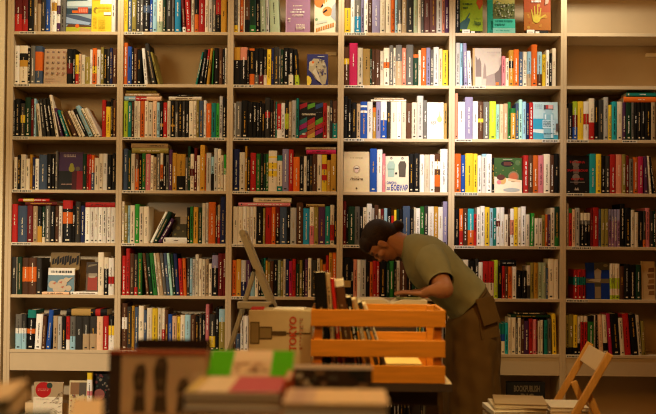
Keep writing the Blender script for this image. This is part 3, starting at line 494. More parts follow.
# ------------------------------------------------------------------ lay the books out
OCC = [(362, 220, 398, 262), (398, 238, 440, 300), (435, 250, 478, 300), (445, 290, 498, 414), (310, 303, 445, 414), (248, 309, 311, 414), (105, 345, 400, 414), (355, 292, 430, 303), (0, 405, 110, 414), (494, 396, 590, 414)]
def visible(u0, u1, v0, v1):
    n = 0
    for i in range(6):
        for j in range(12):
            u = u0+(u1-u0)*(i+.5)/6; v = v0+(v1-v0)*(j+.5)/12
            if 0 <= u < 656 and 0 <= v < 414 and not any(a <= u <= c and b <= v <= d for a, b, c, d in OCC): n += 1
    return n/72*(u1-u0)*(v1-v0)
class Bk: pass
ALL, TOPS, CUST = [], {}, []
for (r, k), (ox, oy, S, st, txt) in sorted(D.items()):
    fz = floor_of(r); xa, xb = X0+k*BW+.0188, X0+(k+1)*BW-.0188
    vm = proj((X0+(k+.5)*BW, .012, fz+.1))[1]
    run = []; px = st
    for e in txt.split(';'):
        f = e.split(); end = float(f[0])
        a = max(on_y(ox+px/S, vm, .012).x, xa); b = min(on_y(ox+end/S, vm, .012).x, xb)
        if f[1] != '-' and f[2] != '-' and b-a > .0035:
            q = Bk(); q.r, q.k, q.a, q.b, q.px0, q.px1 = r, k, a, b, ox+px/S, ox+end/S
            ztop = on_y(ox+(px+end)/2/S, oy+float(f[1])/S, .012).z
            q.h = min(max(ztop-fz, .10), .294); q.vt = max(0, oy+float(f[1])/S); q.vb = proj((a, .012, fz))[1]
            q.key = f[2][2:] if f[2].startswith('F:') else None; q.col = f[2]; q.bands = []; q.lean = 0.0
            for g in f[3:]:
                if g.startswith('l='): q.lean = float(g[2:])/S/166
                else:
                    rg, c = g.split(':'); f0, f1 = rg.split('-'); q.bands.append((float(f0), float(f1), c))
            if len(q.bands) == 1 and q.bands[0][:2] == (0, 1): q.col = q.bands[0][2]; q.bands = []
            run.append(q)
        px = end
    # leaning: keep each book clear of its neighbour
    for i, q in enumerate(run):
        q.t = q.lean/q.h; q.x, q.w = q.a, (q.b-q.a)
    edge = xa; te = 0.0
    for i, q in enumerate(run):
        if q.t < 0:
            zt = q.h
            lim = max(0.0, (q.a+.5*(q.b-q.a)-edge)/zt)
            t = min(-q.t, te+lim); xp = max(q.a, edge+zt*max(0, t-te))
            q.t = -t; q.x = xp; q.w = (q.b-xp)*math.cos(math.atan(t)); edge = xp+q.w/math.cos(math.atan(t))+.0004; te = t
        else:
            if te > 0 and q.t == 0: edge = q.a
            q.x = max(q.a, edge) if te == 0 else q.a
            q.w = max(.003, q.b-q.x); edge = q.b; te = 0.0
    edge = xb; te = 0.0
    for q in reversed(run):
        if q.t > 0:
            zt = q.h
            lim = max(0.0, (edge-(q.b-.5*(q.b-q.a)))/zt)
            t = min(q.t, te+lim); xp = min(q.b, edge-zt*max(0, t-te))
            q.t = t; q.x = xp; q.w = (xp-q.a)*math.cos(math.atan(t)); edge = xp-q.w/math.cos(math.atan(t))-.0004; te = t
        elif q.t == 0: edge = q.x; te = 0.0
        else: edge = -9; te = 0.0
    for q in run:
        q.ang = math.atan(q.t); q.z = fz
        if q.key is None: q.w = max(.0032, q.w-.0011)
        q.d = R.uniform(.125, .165)*(1.1 if q.h > .22 else 1); q.y = R.uniform(.006, .014)
        q.area = visible(q.px0, q.px1, q.vt, q.vb); q.lying = False
    TOPS[r, k] = run; ALL += run
for (r, k), lst in LY.items():
    ox, oy, S = D[r, k][:3]; fz = floor_of(r)
    placed = []
    for x0, x1, y0, y1, col, bands, onshelf in lst:
        a = max(on_y(ox+x0/S, oy+y1/S, .012).x, X0+k*BW+.02); b = min(on_y(ox+x1/S, oy+y1/S, .012).x, X0+(k+1)*BW-.02)
        z = fz
        if not onshelf:
            for p in TOPS[r, k]:
                top = p.h*math.cos(p.ang)+p.w*abs(math.sin(p.ang))
                if p.a < b and p.b > a and p.key is None: z = max(z, fz+top+.0005)
        for pa, pb_, pz in placed:
            if pa < b and pb_ > a: z = max(z, pz+.0006)
        q = Bk(); q.r, q.k, q.col, q.bands, q.key, q.lying = r, k, col, list(bands), None, True
        q.w = min((y1-y0)/S/166, fz+.298-z); q.h = b-a; q.x = a; q.z = z; q.d = min(.15, (b-a)*.75); q.y = R.uniform(.008, .02)
        if q.w < .003: continue
        q.area = 1e4; placed.append((a, b, z+q.w)); ALL.append(q)
BUDGET = 262
ranked = sorted([q for q in ALL], key=lambda q: -(1e5 if q.key else q.area))
chosen = set(id(q) for q in ranked[:BUDGET])
# labels
def cname(c): return PAL[c][0]
CNT = {}
for run in TOPS.values():
    sp = [q for q in run if q.key is None]
    for q in sp:
        i = run.index(q); L = run[i-1] if i else None; N = run[i+1] if i+1 < len(run) else None
        nm = lambda p: 'cover-out' if p.key else cname(p.col)
        loc = ('%s shelf down, %s' % (ORD[q.r], BAY[q.k])) if 0 < q.r < 7 else '%s shelf, %s' % (ORD[q.r], BAY[q.k])
        bd = ' with %s band' % cname(q.bands[0][2]) if q.bands else ''
        lean = 'leaning ' if abs(q.t) > .08 else ''
        nb = ('first in the row beside a %s one' % nm(N)) if not L and N else ('last in the row beside a %s one' % nm(L)) if L and not N else 'between %s and %s ones' % (nm(L), nm(N)) if L else ''
        cands = [lean+cname(q.col)+' book'+bd+' '+nb+', '+loc, lean+cname(q.col)+' book '+nb+', '+loc, cname(q.col)+' book '+nb+', '+loc]
        q.lab = next((c for c in cands if len(c.split()) <= 16), cands[-1])
        same = [p for p in sp if p.col == q.col]; n = same.index(q)
        q.alt = ('only %s book on the %s of the %s' % (cname(q.col), ORD[q.r]+' shelf', BAY[q.k])) if len(same) == 1 else '%s %s book from the left on the %s shelf of the %s' % (['first', 'second', 'third', 'fourth', 'fifth', 'sixth', 'seventh', 'eighth', 'ninth', 'tenth', 'eleventh', 'twelfth'][min(n, 11)], cname(q.col), ORD[q.r], BAY[q.k])
        CNT[q.lab] = CNT.get(q.lab, 0)+1
sbm, slay = newbm()
PG = PAL['tn'][1]
for q in ALL:
    if q.key:
        face_book(q.key, q.x+.001, q.z, q.w-.002, q.h-FACES[q.key][3]); continue
    c0 = rgb(q.col); jit = 1+R.uniform(-.22, .16); rn = random.Random(int(q.x*9e4)+q.r)
    col = tuple(min(.95, c*jit) for c in c0)
    if q.lying: mtx = Matrix.Translation((q.x+q.h, q.y, q.z)) @ Matrix.Rotation(-PI/2, 4, 'Y')
    elif q.t > 0: mtx = Matrix.Translation((q.x, q.y, q.z+.0003)) @ Matrix.Rotation(q.ang, 4, 'Y') @ Matrix.Translation((-q.w, 0, 0))
    else: mtx = Matrix.Translation((q.x, q.y, q.z+.0003)) @ Matrix.Rotation(q.ang, 4, 'Y')
    if q.lying: mtx = Matrix.Translation((q.x, q.y, q.z+q.w)) @ Matrix.Rotation(PI/2, 4, 'Y')
    if id(q) in chosen:
        bm, lay = newbm(); spine_cover(bm, lay, q.w, q.h, q.d, col, q.bands, rnd=rn, text=True)
        o = link('book', bm, M['cover']); o.matrix_world = mtx
        pb = bmesh.new(); page_block(pb, q.w, q.h, q.d); link('pages', pb, M['pages'], o)
        if q.lying:
            n = [p for p in ALL if p.lying and (p.r, p.k) == (q.r, q.k)]; nn = [p for p in n if p.col == q.col]
            lab = '%s book lying flat %s, %s shelf of the %s' % (cname(q.col), 'on the shelf' if abs(q.z-floor_of(q.r)) < .002 else 'on top of the row', ORD[q.r], BAY[q.k])
            if len(nn) > 1: lab = '%s book lying %s, fifth shelf of the leftmost bay' % (cname(q.col), 'yellow-banded above the maroon one' if q.bands else 'on the row of white paperbacks')
            tag(o, lab, 'book', 'books lying on top of the rows')
        else:
            tag(o, q.lab if CNT[q.lab] == 1 and len(q.lab.split()) <= 16 else q.alt, 'book', 'books on the %s shelf of the %s' % (ORD[q.r], BAY[q.k]))
    else:
        spine_cover(sbm, slay, q.w, q.h, q.d, col, q.bands, rnd=rn, mtx=mtx)
        w, h, d = q.w, q.h, q.d; t = min(.0018, w*.2)+.0001; kk = min(.005, w*.3)
        cbox(sbm, slay, t, w-t, kk+t, d-.004, .003, h-.0035, PAL['tn'][1], mtx)
so = link('books', sbm, M['cover'], recalc=False); so['kind'] = 'stuff'
tag(so, 'the many thinner book spines filling the gaps between larger books on all shelves', 'books')

# covers and flat books that stand apart from the rows
def cface_px(key, r, ox, oy, S, x0, x1, top, bot, y, th=.016, tilt=6.0, side=0.0, zmin=None):
    a = on_y(ox+x0/S, oy+bot/S, y); b = on_y(ox+x1/S, oy+bot/S, y); t = on_y(ox+x0/S, oy+top/S, y)
    z = zmin if zmin is not None else a.z
    return face_book(key, a.x, z, b.x-a.x, t.z-z, y, th, tilt, side)
lie = {}
for q in ALL:
    if q.lying: lie[q.r, q.k, q.col] = q
cface_px('olive', 4, 120, 194, S1, 312, 396, 135, 258, .05, zmin=lie[4, 1, 'wh'].z+lie[4, 1, 'wh'].w, tilt=3)
cface_px('cats', 5, 10, 246, S1, 222, 380, 130, 274, .024, zmin=lie[5, 0, 'pe'].z+lie[5, 0, 'pe'].w, tilt=8)
cface_px('goldblack', 5, 10, 246, S1, 236, 408, 38, 290, .075, zmin=floor_of(5), tilt=5)
cface_px('soup', 5, 10, 246, S1, 450, 522, 95, 274, .03, zmin=lie[5, 0, 'wh'].z+lie[5, 0, 'wh'].w, tilt=6)
S7 = 656/130
cface_px('circle', 7, 0, 366, S7, 165, 312, 82, 240, .02, zmin=BASE_TOP, tilt=5)
cface_px('mosaic', 7, 0, 366, S7, 345, 436, 75, 240, .03, zmin=BASE_TOP, tilt=5)
cface_px('darkart', 7, 0, 366, S7, 466, 560, 30, 240, .04, zmin=BASE_TOP, tilt=3)
def single(x0, x1, top, r, ox, oy, S, col, lab, bands=(), y=.01, d=.14):
    a = on_y(ox+x0/S, oy+150/S, y); b = on_y(ox+x1/S, oy+150/S, y); t = on_y(ox+x0/S, oy+top/S, y); z = floor_of(r)
    bm, lay = newbm(); spine_cover(bm, lay, b.x-a.x, t.z-z, d, rgb(col), bands); o = link('book', bm, M['cover'], None, (a.x, y, z+.0003))
    pb = bmesh.new(); page_block(pb, b.x-a.x, t.z-z, d); link('pages', pb, M['pages'], o); tag(o, lab, 'book', 'books on the bottom shelf'); return o
single(438, 463, 35, 7, 0, 366, S7, 'wh', 'white and pink spine beside the mosaic cover on the bottom shelf', ((.85, 1, 'yl'), (.2, .35, 'pk'), (.5, .6, 'pk')), y=.008, d=.02)
S8 = 656/120
for i in range(12):
    bm, lay = newbm(); a = on_y(340+(236+i*18.5)/S8, 395, .01).x; w = .0185; h = .186+.006*((i*7) % 3)
    spine_cover(bm, lay, w, h, .15, (.012, .012, .012), ((.86, .95, 'cr' if i < 11 else 'bk'),), rnd=random.Random(i))
    o = link('book', bm, M['cover'], None, (a, .01, BASE_TOP+.0003)); pb = bmesh.new(); page_block(pb, w, h, .15); link('pages', pb, M['pages'], o)
    tag(o, '%s black book from the left in the pale-banded set seen under the table' % ['first', 'second', 'third', 'fourth', 'fifth', 'sixth', 'seventh', 'eighth', 'ninth', 'tenth', 'eleventh', 'twelfth'][i], 'book', 'set of black books on the bottom shelf')
# black sign box on the bottom shelf
a = on_y(507, 400, .035); b = on_y(545, 400, .035); t = on_y(507, 382, .035)
sg = empty('sign_box', (a.x, .035, BASE_TOP))
bm = bmesh.new(); box(bm, 0, b.x-a.x, 0, .05, 0, t.z-BASE_TOP); bevel(bm, .003); link('body', bm, M['rubber'], sg)
bm, lay = newbm(); cv = Cover(bm, lay, b.x-a.x, t.z-BASE_TOP); cv.n = 4
cv.text('BOOKPUBLISH', .18, .76, .86, .92, (.22, .18, .12)); cv.text('DIC', .36, .52, .70, .72, (.22, .18, .12))
link('lettering', bm, M['label'], sg, recalc=False)
tag(sg, 'black sign box with dim lettering on the bottom shelf of the fifth bay', 'sign')
# pale box behind the red-disc cover
bm = bmesh.new(); a = on_y(24.5, 410, .1); b = on_y(68, 410, .1); box(bm, a.x, b.x, .105, .2, BASE_TOP, BASE_TOP+.075); bevel(bm, .003)
tag(link('storage_box', bm, M['chairp']), 'low pale box on the bottom shelf behind the red-disc cover', 'box')
# ------------------------------------------------------------------ table behind, with the wooden crate
TZ = 0.735
def table(name, x0, x1, y0, y1, z, label):
    t = empty(name, ((x0+x1)/2, (y0+y1)/2, 0)); cx, cy = (x0+x1)/2, (y0+y1)/2
    bm = bmesh.new(); box(bm, x0-cx, x1-cx, y0-cy, y1-cy, z-.026, z); bevel(bm, .003); link('table_top', bm, M['table'], t)
    bm = bmesh.new(); box(bm, x0-cx+.05, x1-cx-.05, y0-cy+.05, y1-cy-.05, z-.09, z-.0262); link('apron', bm, M['tabled'], t)
    for sx, sy in ((x0+.07, y0+.07), (x1-.07, y0+.07), (x0+.07, y1-.07), (x1-.07, y1-.07)):
        bm = bmesh.new(); box(bm, sx-cx-.025, sx-cx+.025, sy-cy-.025, sy-cy+.025, 0, z-.0905); bevel(bm, .003); link('leg', bm, M['tabled'], t)
    bm = bmesh.new(); box(bm, x0-cx, x1-cx, y0-cy-.004, y0-cy-.0002, z-.03, z-.0005); link('edge_strip', bm, M['tabled'], t)
    return tag(t, label, 'table', 'book tables')
yf = at(400, 380, 3.535).y
table('display_table', -.72, at(452, 380, 3.54).x, yf, at(400, 300, 4.56).y, TZ, 'pale topped table carrying the orange wooden crate')
c0 = at(310.5, 381, 3.54); c1 = at(445, 381, 3.54)
CW = c1.x-c0.x; CD = .37; CH = at(378, 310, 3.54).z-TZ
cr = empty('wooden_crate', (c0.x, c0.y, TZ+.0004))
zs = [at(378, v, 3.54).z-TZ for v in (381, 365.5, 357.3, 340.3, 327, 310)]; zs[0] = 0.0
ts = .012
for i in (0, 2, 4):
    z0, z1 = zs[i], zs[i+1]
    for y in (0, CD-ts):
        bm = bmesh.new(); box(bm, 0, CW, y, y+ts, z0, z1); bevel(bm, .0025); link('long_slat', bm, M['crate'], cr)
    for x in (0.0, CW-ts):
        bm = bmesh.new(); box(bm, x+(.0002 if x == 0 else -.0002), x+ts, ts+.0003, CD-ts-.0003, z0, z1); bevel(bm, .0025); link('end_slat', bm, M['crate'], cr)
for x in (ts+.0005, CW-ts-.0305):
    for y in (ts+.0003, CD-ts-.0303):
        bm = bmesh.new(); box(bm, x, x+.03, y, y+.03, .0123, CH-.002); bevel(bm, .002); link('corner_post', bm, M['crate'], cr)
bm = bmesh.new(); box(bm, ts+.0003, CW-ts-.0003, ts+.0003, CD-ts-.0003, .002, .012); link('bottom_board', bm, M['crate'], cr)
tag(cr, 'orange slatted wooden crate on the table, holding leaning books at its left', 'crate')
for i, (u, w, tv, col, a, bands, lab) in enumerate([
        (318.7, .046, 272.5, 'bk', -3.5, (), 'tallest black book sticking out of the wooden crate at far left'),
        (332, .016, 274, 'tn', -4.5, (), 'tall tan book in the crate directly beside the tallest black book'),
        (337.5, .014, 279, 'rd', -6, (), 'slim red book rising from the wooden crate'),
        (343, .034, 280.5, 'br', -8, ((.93, 1, 'wh'),), 'brown book with white head standing up out of the crate'),
        (354, .020, 298, 'bk', -10, (), 'short black book leaning inside the wooden crate'),
        (361, .018, 300, 'tn', -13, (), 'short tan book leaning inside the wooden crate'),
        (367.5, .017, 303, 'ch', -16, (), 'charcoal book leaning inside the crate beside the last cream one'),
        (374, .013, 305, 'cr', -19, (), 'cream book leaning last at the right of the crate row')]):
    y = c0.y+.05; zb = TZ+.0128; a = math.radians(a)
    P = on_y(u, 378, y); h = (on_y(u, tv, y).z-zb)/math.cos(a)
    if i: a = -min(-a, pa+.07); P.x = pe+min(h, ph)*(math.tan(-a)-math.tan(pa))+.0006
    else: P.x = c0.x+.0135+h*math.tan(-a) if False else P.x
    pa, ph = -a, h; pe = P.x+w/math.cos(a)
    bm, lay = newbm(); spine_cover(bm, lay, w, h, .23, rgb(col), bands); o = link('book', bm, M['cover'], None, (P.x, y, zb)); o.rotation_euler = (0, a, 0)
    pb = bmesh.new(); page_block(pb, w, h, .23); link('pages', pb, M['pages'], o); tag(o, lab, 'book', 'books in the wooden crate')
bm = bmesh.new(); xa_, xb_ = on_y(381, 370, c0.y+.12).x, on_y(421, 370, c0.y+.12).x
box(bm, xa_, xb_, c0.y+.07, c0.y+.30, TZ+.0128, TZ+.066); bevel(bm, .002)
tag(link('glow_block', bm, mat('glow_yellow', (.85, .62, .22), .8, .1, 60)), 'yellow block added for the bright glow at the bottom of the wooden crate', 'glow_block')  # block added in bright yellow for the lit glow of the crate bottom
# beige carton printed with a tower lying on its side
p0 = at(248.5, 332, 3.93); p1 = at(311.5, 332, 3.93); bh = at(280, 310.5, 3.93).z-TZ
ct = empty('carton', (p0.x, p0.y, TZ+.0004))
bm = bmesh.new(); box(bm, 0, p1.x-p0.x, 0, .2, 0, bh); bevel(bm, .003); link('body', bm, mat('beige_card', (.46, .37, .22), .7, .12, 12), ct)
bm, lay = newbm(); c = Cover(bm, lay, p1.x-p0.x, bh); c.n = 3
dk, md, rdc = (.07, .045, .02), (.20, .145, .065), (.42, .06, .03)
c.rect(.025, .42, .175, .80, dk); c.rect(.04, .44, .16, .78, md); c.rect(.165, .50, .375, .72, dk); c.rect(.18, .525, .36, .695, md); c.rect(.375, .57, .60, .645, dk); c.rect(.6, .597, .985, .617, dk)
c.text('TOKYO', .645, .30, .765, .90, rdc, rot=True); c.lines(.81, .32, .87, .88, 9, (.34, .14, .08))
link('print', bm, M['label'], ct, recalc=False)
tag(ct, 'beige carton printed with a sideways tower and red letters left of crate', 'box')
for x, y, w, d, col, rz, lab in ((.005, .02, .055, .15, 'rd', .05, 'thin red leaflet lying on the beige carton under the ladder'), (.10, .03, .13, .14, 'wh', -.04, 'thin white leaflet lying on the beige carton beside the crate')):
    bm, lay = newbm(); cbox(bm, lay, 0, w, 0, d, 0, .004, col); o = link('leaflet', bm, M['cover'], None, (p0.x+x, p0.y+y, TZ+bh+.0008)); o.rotation_euler.z = rz; tag(o, lab, 'leaflet', 'leaflets on the carton')
# riser and the open book the woman leans over
b0 = at(357, 300, 4.28); b1 = at(428, 299, 4.28); ZB = at(395, 299.5, 4.28).z
BY0, BY1 = b0.y, b0.y+.25
bm = bmesh.new(); box(bm, b0.x+.03, b0.x+.27, BY0+.02, BY1-.02, TZ+.0004, ZB-.0245); bevel(bm, .004)
tag(link('display_riser', bm, M['tabled']), 'dark riser on the table behind the crate under the open book', 'riser')
ob = empty('open_book', ((b0.x+b1.x)/2, (BY0+BY1)/2, ZB-.024)); W2 = (b1.x-b0.x)/2
bm, lay = newbm(); cbox(bm, lay, -W2, W2, -.125, .125, 0, .003, 'tn'); link('cover', bm, M['cover'], ob)
for s in (-1, 1):
    bm = bmesh.new(); n = 10; lo, hi = [], []
    for i in range(n+1):
        x = W2*.98*i/n; z = .004+.020*math.sin(min(1, i/n*2.4)*PI/2)*(1-.25*(i/n)**2)
        lo.append(((s*x), .0034)); hi.append((s*x, z))
    prof = lo+hi[::-1]
    A = [bm.verts.new((x, -.12, z)) for x, z in prof]; B = [bm.verts.new((x, .12, z)) for x, z in prof]; m = len(prof)
    for i in range(m):
        if i == n: pass
        bm.faces.new((A[i], A[(i+1) % m], B[(i+1) % m], B[i]))
    bm.faces.new(A[::-1]); bm.faces.new(B); bmesh.ops.remove_doubles(bm, verts=bm.verts, dist=.0001)
    link('page_block', bm, M['pages'], ob)
bm, lay = newbm(); cbox(bm, lay, .02, W2*.75, -.08, .09, .0245, .025, (.14, .15, .05)); cbox(bm, lay, .06, .14, -.05, .06, .0251, .0254, (.32, .30, .12)); link('picture', bm, M['cover'], ob)
tag(ob, 'open picture book under the bent woman\'s hands', 'book')

# ------------------------------------------------------------------ narrow steel stepladder seen from its side
LD = 4.80
def L(u, v, d=LD): return at(u, v, d)
lad = empty('stepladder', (L(262, 300).x, L(262, 300).y, 0)); LO = Vector((L(262, 300).x, L(262, 300).y, 0))
tp, bt = L(243.5, 233)-LO, L(273, 306)-LO
def down(a, b): t = a.z/(a.z-b.z); return a+(b-a)*t
ft = down(tp, bt); r0, r1 = L(255, 270)-LO, L(229, 352)-LO; rt = down(r0, r1)
for o in (-.05, .05):
    bm = bmesh.new(); bar(bm, tp+Vector((0, o, 0)), ft+Vector((0, o, .004)), .034, .02); bevel(bm, .006, 3); link('front_rail', bm, M['steel'], lad)
    bm = bmesh.new(); bar(bm, r0+Vector((0, o*.5, 0)), rt+Vector((0, o*.5, .004)), .021, .014); bevel(bm, .004, 2); link('rear_leg', bm, M['steel'], lad)
ax = (ft-tp).normalized()
for v in (232, ):
    bm = bmesh.new(); cyl(bm, tp+Vector((0, -.062, 0)), tp+Vector((0, .062, 0)), .016, 20); link('top_bar', bm, M['steel'], lad, smooth=False)
for z in (.62, .32):
    q = tp+(ft-tp)*((tp.z-z)/(tp.z-ft.z)); bm = bmesh.new(); box(bm, q.x-.06, q.x+.03, -.038, .038, z-.02, z); bevel(bm, .004); link('step', bm, M['steel'], lad)
a, b = L(239, 304)-LO, L(273, 304)-LO
bm = bmesh.new(); box(bm, a.x, b.x-.0, -.085, -.062, a.z-.020, a.z+.018); bevel(bm, .010, 4); link('spreader', bm, M['steel'], lad)
bm = bmesh.new(); cyl(bm, Vector((bt.x, -.10, bt.z)), Vector((bt.x, -.086, bt.z)), .015, 20); link('pivot_knob', bm, M['rubber'], lad)
bm = bmesh.new(); cyl(bm, Vector((r0.x, -.075, r0.z)), Vector((r0.x, .075, r0.z)), .008, 14); link('hinge_pin', bm, M['rubber'], lad)
tag(lad, 'grey metal stepladder standing in front of the third bay', 'ladder')

# ------------------------------------------------------------------ wooden folding chair with a pile on its seat
def chair():
    near = at(610, 355, 4.18); far = at(590.5, 344, 4.65)
    mid = (near+far)/2; d = far-near; rz = math.atan2(-d.x, d.y); hw = d.length/2; zt = (near.z+far.z)/2+.006
    ch = empty('folding_chair', (mid.x, mid.y, 0), rz); k = .55
    def bx(z): return -(zt-z)*k
    for y in (-hw, hw):
        bm = bmesh.new(); bar(bm, (0, y, zt), (bx(.0), y, .008), .034, .022); bevel(bm, .006, 3); link('back_rail', bm, M['chairw'], ch)
        y2 = y*.86
        bm = bmesh.new(); bar(bm, (-.088, y2, .595), (.155, y2, .010), .034, .022); bevel(bm, .008, 3); link('rear_leg', bm, M['chairw'], ch)
    bm = bmesh.new()
    z1, z0 = zt-.012, zt-.085
    bar(bm, (bx((z0+z1)/2)-.0, -hw+.012, (z0+z1)/2), (bx((z0+z1)/2), hw-.012, (z0+z1)/2), .012, .090, Vector((k, 0, 1)).normalized()); bevel(bm, .003); link('back_panel', bm, M['chairp'], ch)
    bm = bmesh.new(); box(bm, -.53, -.13, -hw*.82, hw*.82, .425, .445); bevel(bm, .005); link('seat', bm, M['chairw'], ch)
    for z, x, y in ((.16, bx(.16), hw), (.14, .08, hw*.86)):
        bm = bmesh.new(); cyl(bm, (x, -y, z), (x, y, z), .011, 14); link('stretcher', bm, M['chairw'], ch)
    tag(ch, 'honey coloured wooden folding chair at right, its seat piled with books', 'chair')
    return ch
chair()
def flat_book(x, y, z, w, d, t, col, rz, lab, grp, top=None, edge='pages', fold=None, name='book'):
    """a book lying flat, spine to the left, fore-edges to the front; x, y = middle of its front edge"""
    o = empty(name, (x, y, z)); o.rotation_euler.z = rz; b = min(.0025, t*.2)
    bm, lay = newbm(); cbox(bm, lay, -w/2, w/2, 0, d, 0, b, col); cbox(bm, lay, -w/2, w/2, 0, d, t-b, t, top or col); cbox(bm, lay, -w/2, -w/2+b, 0, d, b, t-b, col)
    if fold:
        for fi, (f0, f1, c2) in enumerate(fold):
            ft_ = t+.0003+.0003*fi
            vs = [bm.verts.new((-w/2+w*f0, 0.001, ft_)), bm.verts.new((-w/2+w*f1, .001, ft_)), bm.verts.new((-w/2+w*f1, d-.001, ft_)), bm.verts.new((-w/2+w*f0, d-.001, ft_))]; cface(bm, lay, vs, c2)
    link('cover', bm, M['cover'], o, recalc=False)
    bm = bmesh.new(); box(bm, -w/2+b+.0002, w/2-.003, .003, d-.003, b+.0002, t-b-.0002); link('pages', bm, M['pages'], o)
    tag(o, lab, 'book', grp); return z+t+.0005
g = 'books piled on the folding chair'
z = .4455; x = at(521, 405, 4.25).x; y = at(521, 405, 4.25).y
for t, w, col, rz, lab in ((.022, .25, 'cr', .04, 'cream book at the bottom of the taller pile on the chair'), (.018, .24, 'lg', -.05, 'light grey book second from the bottom of the chair pile'), (.020, .245, 'wh', .06, 'white book in the middle of the taller chair pile'), (.016, .23, 'cr', -.02, 'cream book just under the top of the taller chair pile'), (.018, .235, 'tn', -.12, 'tan book on top of the taller pile on the chair')):
    z = flat_book(x, y, z, w, .26, t, rgb(col), rz, lab, g)
z = .4455; x = at(569, 405, 4.3).x; y = at(566, 405, 4.3).y
for t, w, col, rz, lab in ((.035, .17, 'tn', .0, 'tan book at the foot of the lower pile against the chair back'), (.022, .165, 'cr', .05, 'cream book in the middle of the lower chair pile'), (.016, .16, 'cr', -.05, 'cream book on top of the lower pile against the chair back')):
    z = flat_book(x+.005, y, z, w*1.08, .22, t, rgb(col), rz, lab, g)

# ------------------------------------------------------------------ near table with piles of books, out of focus
FZ = .735
table('front_table', -1.05, .125, at(300, 400, 1.18).y, at(300, 400, 2.78).y, FZ, 'near table under the blurred piles of books in the foreground')
g = 'books piled on the near table'
def pile(u, d, zt, items, x=None):
    """stack of flat books whose top is at zt; items from the bottom: (thickness, width, depth, colour, turn, label, kwargs)"""
    P = at(u, 400, d); tot = sum(i[0] for i in items)+.0005*len(items); k = (zt-FZ-.0005-.0005*len(items))/sum(i[0] for i in items); z = FZ+.0005
    for t, w, dd, col, rz, lab, kw in items:
        z = flat_book(P.x, P.y, z, w, dd, t*k, rgb(col), rz, lab, g, **kw)
    return z
z = pile(335.5, 1.70, .966, [(.07, .18, .165, 'br', .01, 'brown book at the foot of the beige pile in the foreground', {}), (.05, .183, .168, 'gr', -.01, 'grey book inside the beige foreground pile', {}), (.045, .188, .17, 'tn', .0, 'tan book under the top of the beige foreground pile', {}), (.05, .192, .172, (.82, .64, .36), 0, 'large beige book topping the nearest blurred pile, bottom centre', dict(fold=[(.0, .30, (.62, .47, .34)), (.08, .2, (.52, .38, .30))]))])
z = pile(232, 1.88, .957, [(.09, .20, .26, 'br', .0, 'brown book at the foot of the pink-topped pile', {}), (.07, .2, .28, 'pe', -.01, 'peach book in the pink-topped pile', {}), (.022, .195, .27, 'gr', .02, 'grey book under the pink and cream cover', {}), (.012, .19, .26, 'cr', .0, 'pink and cream book lying below the green banded cover', dict(fold=[(.45, 1, (.50, .12, .17)), (.0, .12, (.6, .5, .2))]))])
zC = z
P = at(283.5, 400, 1.885); bm, lay = newbm(); spine_cover(bm, lay, .012, .245, .17, (.55, .10, .02), ((.0, .25, 'br'),), text=False)
o = link('book', bm, M['cover'], None, (P.x, P.y, FZ+.0005)); bm = bmesh.new(); page_block(bm, .012, .245, .17); link('pages', bm, M['pages'], o)
tag(o, 'thin orange-red book standing between the pink-topped pile and the beige one', 'book', g)
# leaning cover with two green bands: a magazine propped on the pink-topped pile
w = .192; P = at(249, 378, 2.10)
o = empty('magazine', (P.x-w/2, P.y, zC+.0008)); o.rotation_euler = (-math.radians(66), 0, 0)
bm, lay = newbm(); cbox(bm, lay, 0, w, 0, .006, 0, .112, (.60, .48, .32)); c = Cover(bm, lay, w, .112)
c.rect(0, 0, .28, 1, (.07, .40, .008)); c.rect(.74, 0, 1, 1, (.07, .40, .008)); c.rect(.28, .6, .74, 1, (.66, .56, .40))
for i in range(16): u, v = R.uniform(.3, .66), R.uniform(.1, .55); c.rect(u, v, u+.07, v+.06, R.choice([(.25, .15, .08), (.35, .22, .12), (.45, .3, .18)]))
link('cover', bm, M['cover'], o, recalc=False); tag(o, 'magazine with two bright green bands propped on the pink-topped pile', 'magazine')
def standing(u0, u1, vt, d, zb, th, col, lab, paint, tilt=6, edge=None):
    a = at(u0, vt, d); b = at(u1, vt, d); h = (a.z-zb)/math.cos(math.radians(tilt)); w = b.x-a.x
    bm, lay = newbm(); k = .003
    cbox(bm, lay, 0, w, 0, k, 0, h, col); cbox(bm, lay, 0, w, th-k, th, 0, h, col); cbox(bm, lay, 0, k, k, th-k, 0, h, col)
    cv = Cover(bm, lay, w, h); paint(cv); o = link('book', bm, M['cover'], None, (a.x, a.y, zb+.0006), recalc=False); o.rotation_euler.x = -math.radians(tilt)
    bm = bmesh.new(); box(bm, k+.0003, w-.004, k+.0003, th-k-.0003, .004, h-.001 if edge else h-.004); pm = M['pages']
    if edge: pm = mat('red_page_edge', (.45, .10, .05), .7, .1, 40) if edge == 'red' else mat('white_page_edge', (.78, .70, .58), .7, .1, 40)
    link('pages', bm, pm, o, recalc=False); tag(o, lab, 'book', g); return o
def pB(c):
    c.rect(0, .0, 1, .955, (.04, .025, .015)); c.rect(0, .955, 1, 1, (.75, .66, .52))
    for i in range(26): u, v = R.uniform(0, .92), R.uniform(.62, .9); c.rect(u, v, u+R.uniform(.04, .12), v+.06, R.choice([(.3, .2, .12), (.02, .02, .015), (.16, .1, .05), (.35, .3, .2), (.07, .06, .04)]))
    c.rect(.86, .55, .94, .72, (.4, .03, .02)); c.rect(.1, .5, .5, .6, (.2, .15, .08))
standing(290, 372.5, 366, 2.36, FZ, .045, (.05, .03, .02), 'dark picture book standing with white page tops in front of the crate', pB, 4, 'white')
zE = pile(158, 1.93, .86, [(.06, .24, .34, 'br', .02, 'brown book at the foot of the left foreground pile', {}), (.05, .235, .34, 'cr', -.02, 'cream book topping the left foreground pile', {})])
